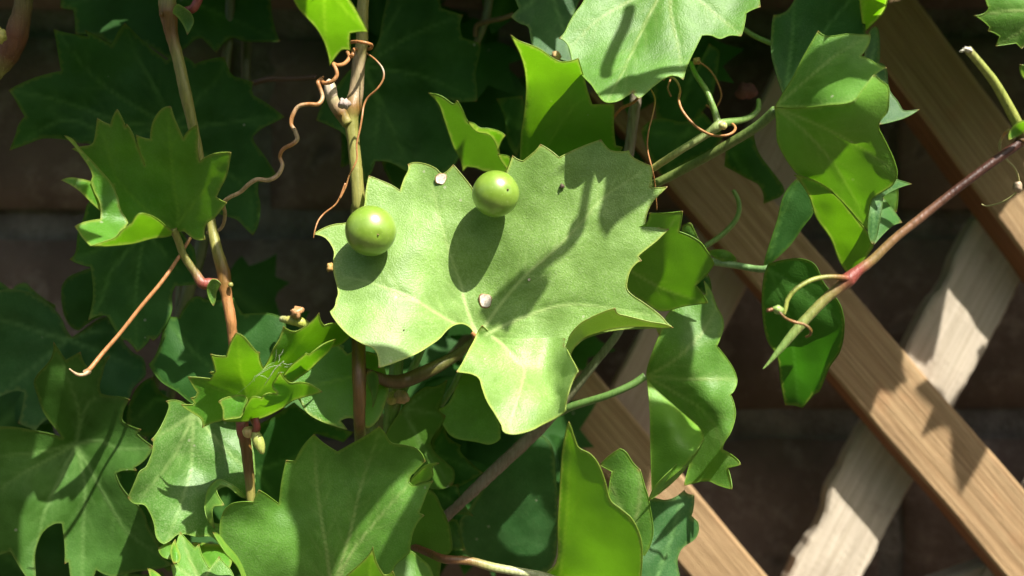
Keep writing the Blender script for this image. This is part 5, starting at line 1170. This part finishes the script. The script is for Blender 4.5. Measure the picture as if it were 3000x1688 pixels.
# protected light paths: spots of the picture that stand in the sun
SUNNY = [P(x, y, d) for x, y, d in [(700, 1100, -10), (640, 1120, -5), (760, 1150, -8), (560, 1100, -8), (890, 1030, -6), (820, 1180, -8), (330, 720, -11), (270, 560, -10), (300, 640, -8), (650, 470, -12),
    (2470, 1460, 94), (2420, 1500, 94), (2380, 1560, 94), (2500, 1420, 94), (2300, 1670, 94), (2420, 1660, 94), (2820, 820, 94), (2760, 900, 94), (2880, 960, 94), (2800, 1050, 94), (2990, 1450, 80),
    (2350, 1600, 83), (2480, 1580, 83), (2560, 1500, 83), (2900, 1520, 70), (2960, 1640, 70), (2850, 1440, 70), (2750, 1000, 88), (2860, 860, 88),
    (1250, 1200, 15), (1000, 1180, 15), (960, 1240, 15), (600, 1400, 12), (560, 1500, 12), (650, 1330, 12), (1360, 1200, 24), (1650, 1300, -8), (1750, 1500, -5), (1700, 1600, 0),
    (2350, 700, -5), (2450, 450, -15), (2200, 900, 5), (1550, 200, -5), (1620, 150, -8), (1300, 450, 20), (1450, 440, 18), (1980, 900, 12), (2000, 1020, 12), (2130, 1270, 10), (860, 1000, 18),
    (1000, 60, -20), (700, 500, -10), (620, 560, -10), (250, 600, -8), (290, 700, -8), (650, 1400, 16), (700, 1300, 16), (600, 1280, 16), (560, 1400, 14), (680, 1220, 18), (1600, 1280, 26), (1700, 40, -4), (1800, 120, -2), (1950, 100, -3), (2050, 60, -4), (2120, 30, -4)]]
def blocks(c, r):
    for q in SUNNY:
        v = c - q; a = v.dot(L)
        if a > 0 and (v - L * a).length < r: return True
    return False
random.seed(21)
n_ = 0
for i in range(2200):
    x = random.uniform(-.26, .34); y = random.uniform(.0, .112)
    k = (CAMD + y) / CAMD
    size = random.uniform(.020, .031)
    zmin = Z0 + FW / 2 * .5625 * k + size * 1.15
    z = zmin + random.random()**1.3 * .17
    c = Vector((x, y, z))
    if blocks(c, size * 1.15): continue
    n = (L + Vector((random.uniform(-.5, .5), random.uniform(-.5, .5), random.uniform(-.5, .5)))).normalized()
    free_leaf(over_v, c, size, random.uniform(-.6, .6), n, random.choice([GREEN, DARK, DARK, BLUE]))
    n_ += 1
    if n_ >= 430: break
print('overhead leaves', n_)
# added leaves, aimed so their shade falls on particular spots further back
random.seed(33)
tg = [(x, y, 35, .10, .15) for x in range(60, 800, 110) for y in range(130, 620, 100)] + [(x, y, 41, .10, .15) for x in range(950, 1420, 100) for y in range(40, 560, 100)]
tg += [(x, y, 128, .18, .24) for x in range(1950, 2420, 95) for y in range(1150, 1560, 100)] + [(x, y, 80, .12, .17) for x in range(2480, 2900, 100) for y in range(880, 1340, 100) if abs((y - 1100) - 1.15 * (x - 2600)) < 260]
tg += [(x, y, 128, .17, .2) for x in range(1050, 1700, 110) for y in range(880, 1300, 100)]
tg += [(x, y, 80, .12, .17) for x in range(1980, 2450, 90) for y in range(470, 1000, 90) if abs((y - 700) - 1.1 * (x - 2230)) < 200] + [(x, y, 86, .17, .2) for x in range(1650, 2150, 90) for y in range(1130, 1688, 90) if abs((y - 1350) - 1.15 * (x - 1850)) < 180]
for (px, py, d, ta, tb) in tg:
    c = P(px, py, d) + L * random.uniform(ta, tb)
    if inframe(c, .026) or blocks(c, .0185): continue
    n = (L + Vector((random.uniform(-.3, .3), random.uniform(-.3, .3), random.uniform(-.3, .3)))).normalized()
    free_leaf(over_v, c, random.uniform(.018, .023), random.uniform(-.9, .9), n, random.choice([GREEN, DARK, BLUE]))
for (px, py) in ((2383, 1315), (2930, 1315), (115, 190), (2640, 1640), (2110, 265)):
    for t in (.17, .2):
        free_leaf(over_v, P(px, py, 128) + L * t, .021, random.uniform(-.9, .9), L, DARK)
# leaves added above to shade the low left part
for (px, py, d) in [(x, y, 24) for x in range(-60, 480, 90) for y in range(900, 1720, 90)] + [(x, y, 24) for x in range(250, 620, 120) for y in range(620, 1000, 120)]:
    t = random.uniform(.17, .24)
    c = P(px, py, d) + L * t
    if blocks(c, .017) or inframe(c, .03): continue
    n = (L + Vector((random.uniform(-.3, .3), random.uniform(-.3, .3), random.uniform(-.3, .3)))).normalized()
    free_leaf(over_v, c, .023, random.uniform(-.6, .6), n, random.choice([GREEN, BLUE]))
for i in range(9):
    x = -.24 + i * .065
    pts = [(Vector((x + random.uniform(-.015, .015), .03 + .02 * math.sin(j * 1.3 + i), Z0 + .085 + (.012 if i > 4 else 0) + j * .06)), .0011) for j in range(6)]
    tube('stem', pts, [TAN, OLV, TAN, REDB, TAN, OLV], STEM, over_v, world=True, sides=8)

# added, unseen hedge behind the viewer, put in to block horizon sky
sky_blocker = empty('sky_blocker', (0, -2.6, 0), 'added unseen dark green hedge across the path from the wall', 'sky_blocker')
hv, hf = [], []
HX, HZ = 120, 44
for j in range(HZ + 1):
    for i in range(HX + 1):
        x = -6 + 12 * i / HX; zz = 1.9 * j / HZ
        hv.append((x, -2.6 + noise.noise(Vector((x * 2, 0, zz * 2))) * .12 + noise.noise(Vector((x * 9, 3, zz * 9))) * .06 - (.25 * (zz / 1.9)**6), zz + noise.noise(Vector((x * 7, 9, 0))) * .05))
for j in range(HZ):
    for i in range(HX):
        a = j * (HX + 1) + i; hf.append((a, a + 1, a + HX + 2, a + HX + 1))
m = len(hv)
for j in (0, 1):
    for i in range(HX + 1):
        x = -6 + 12 * i / HX; hv.append((x, -3.5, 1.9 * (1 - j)))
for i in range(HX):
    a = HZ * (HX + 1) + i
    hf.append((a, a + 1, m + i + 1, m + i)); hf.append((m + i, m + i + 1, m + HX + 2 + i, m + HX + 1 + i))
link('foliage', hv, hf, DARK, sky_blocker, (0, -2.6, 0), attr=[(0, 0, 0, 0)] * len(hv))

# filler leaves added between the shoots and the wall to darken the gaps
random.seed(5)
for (x0, x1, y0, y1, nn, vv) in ((620, 1600, 900, 1700, 34, low_v), (1080, 1560, -40, 420, 12, top_v), (1550, 2150, 150, 520, 8, lat_v), (0, 620, 1050, 1700, 14, dark_v)):
    for i in range(nn):
        d = random.uniform(62, 98)
        c = P(random.uniform(x0, x1), random.uniform(y0, y1), d)
        n = Vector((random.uniform(-.5, .5), -1, random.uniform(-.1, .9))).normalized()
        free_leaf(vv, c, random.uniform(.016, .026), random.uniform(-.9, .9), n, DARK)

fo = link('foliage', MASS['v'], MASS['f'], MASS['m'], over_v, P(900, -700, 10), None, MASS['i'], MASS['a'])
fo['kind'] = 'stuff'
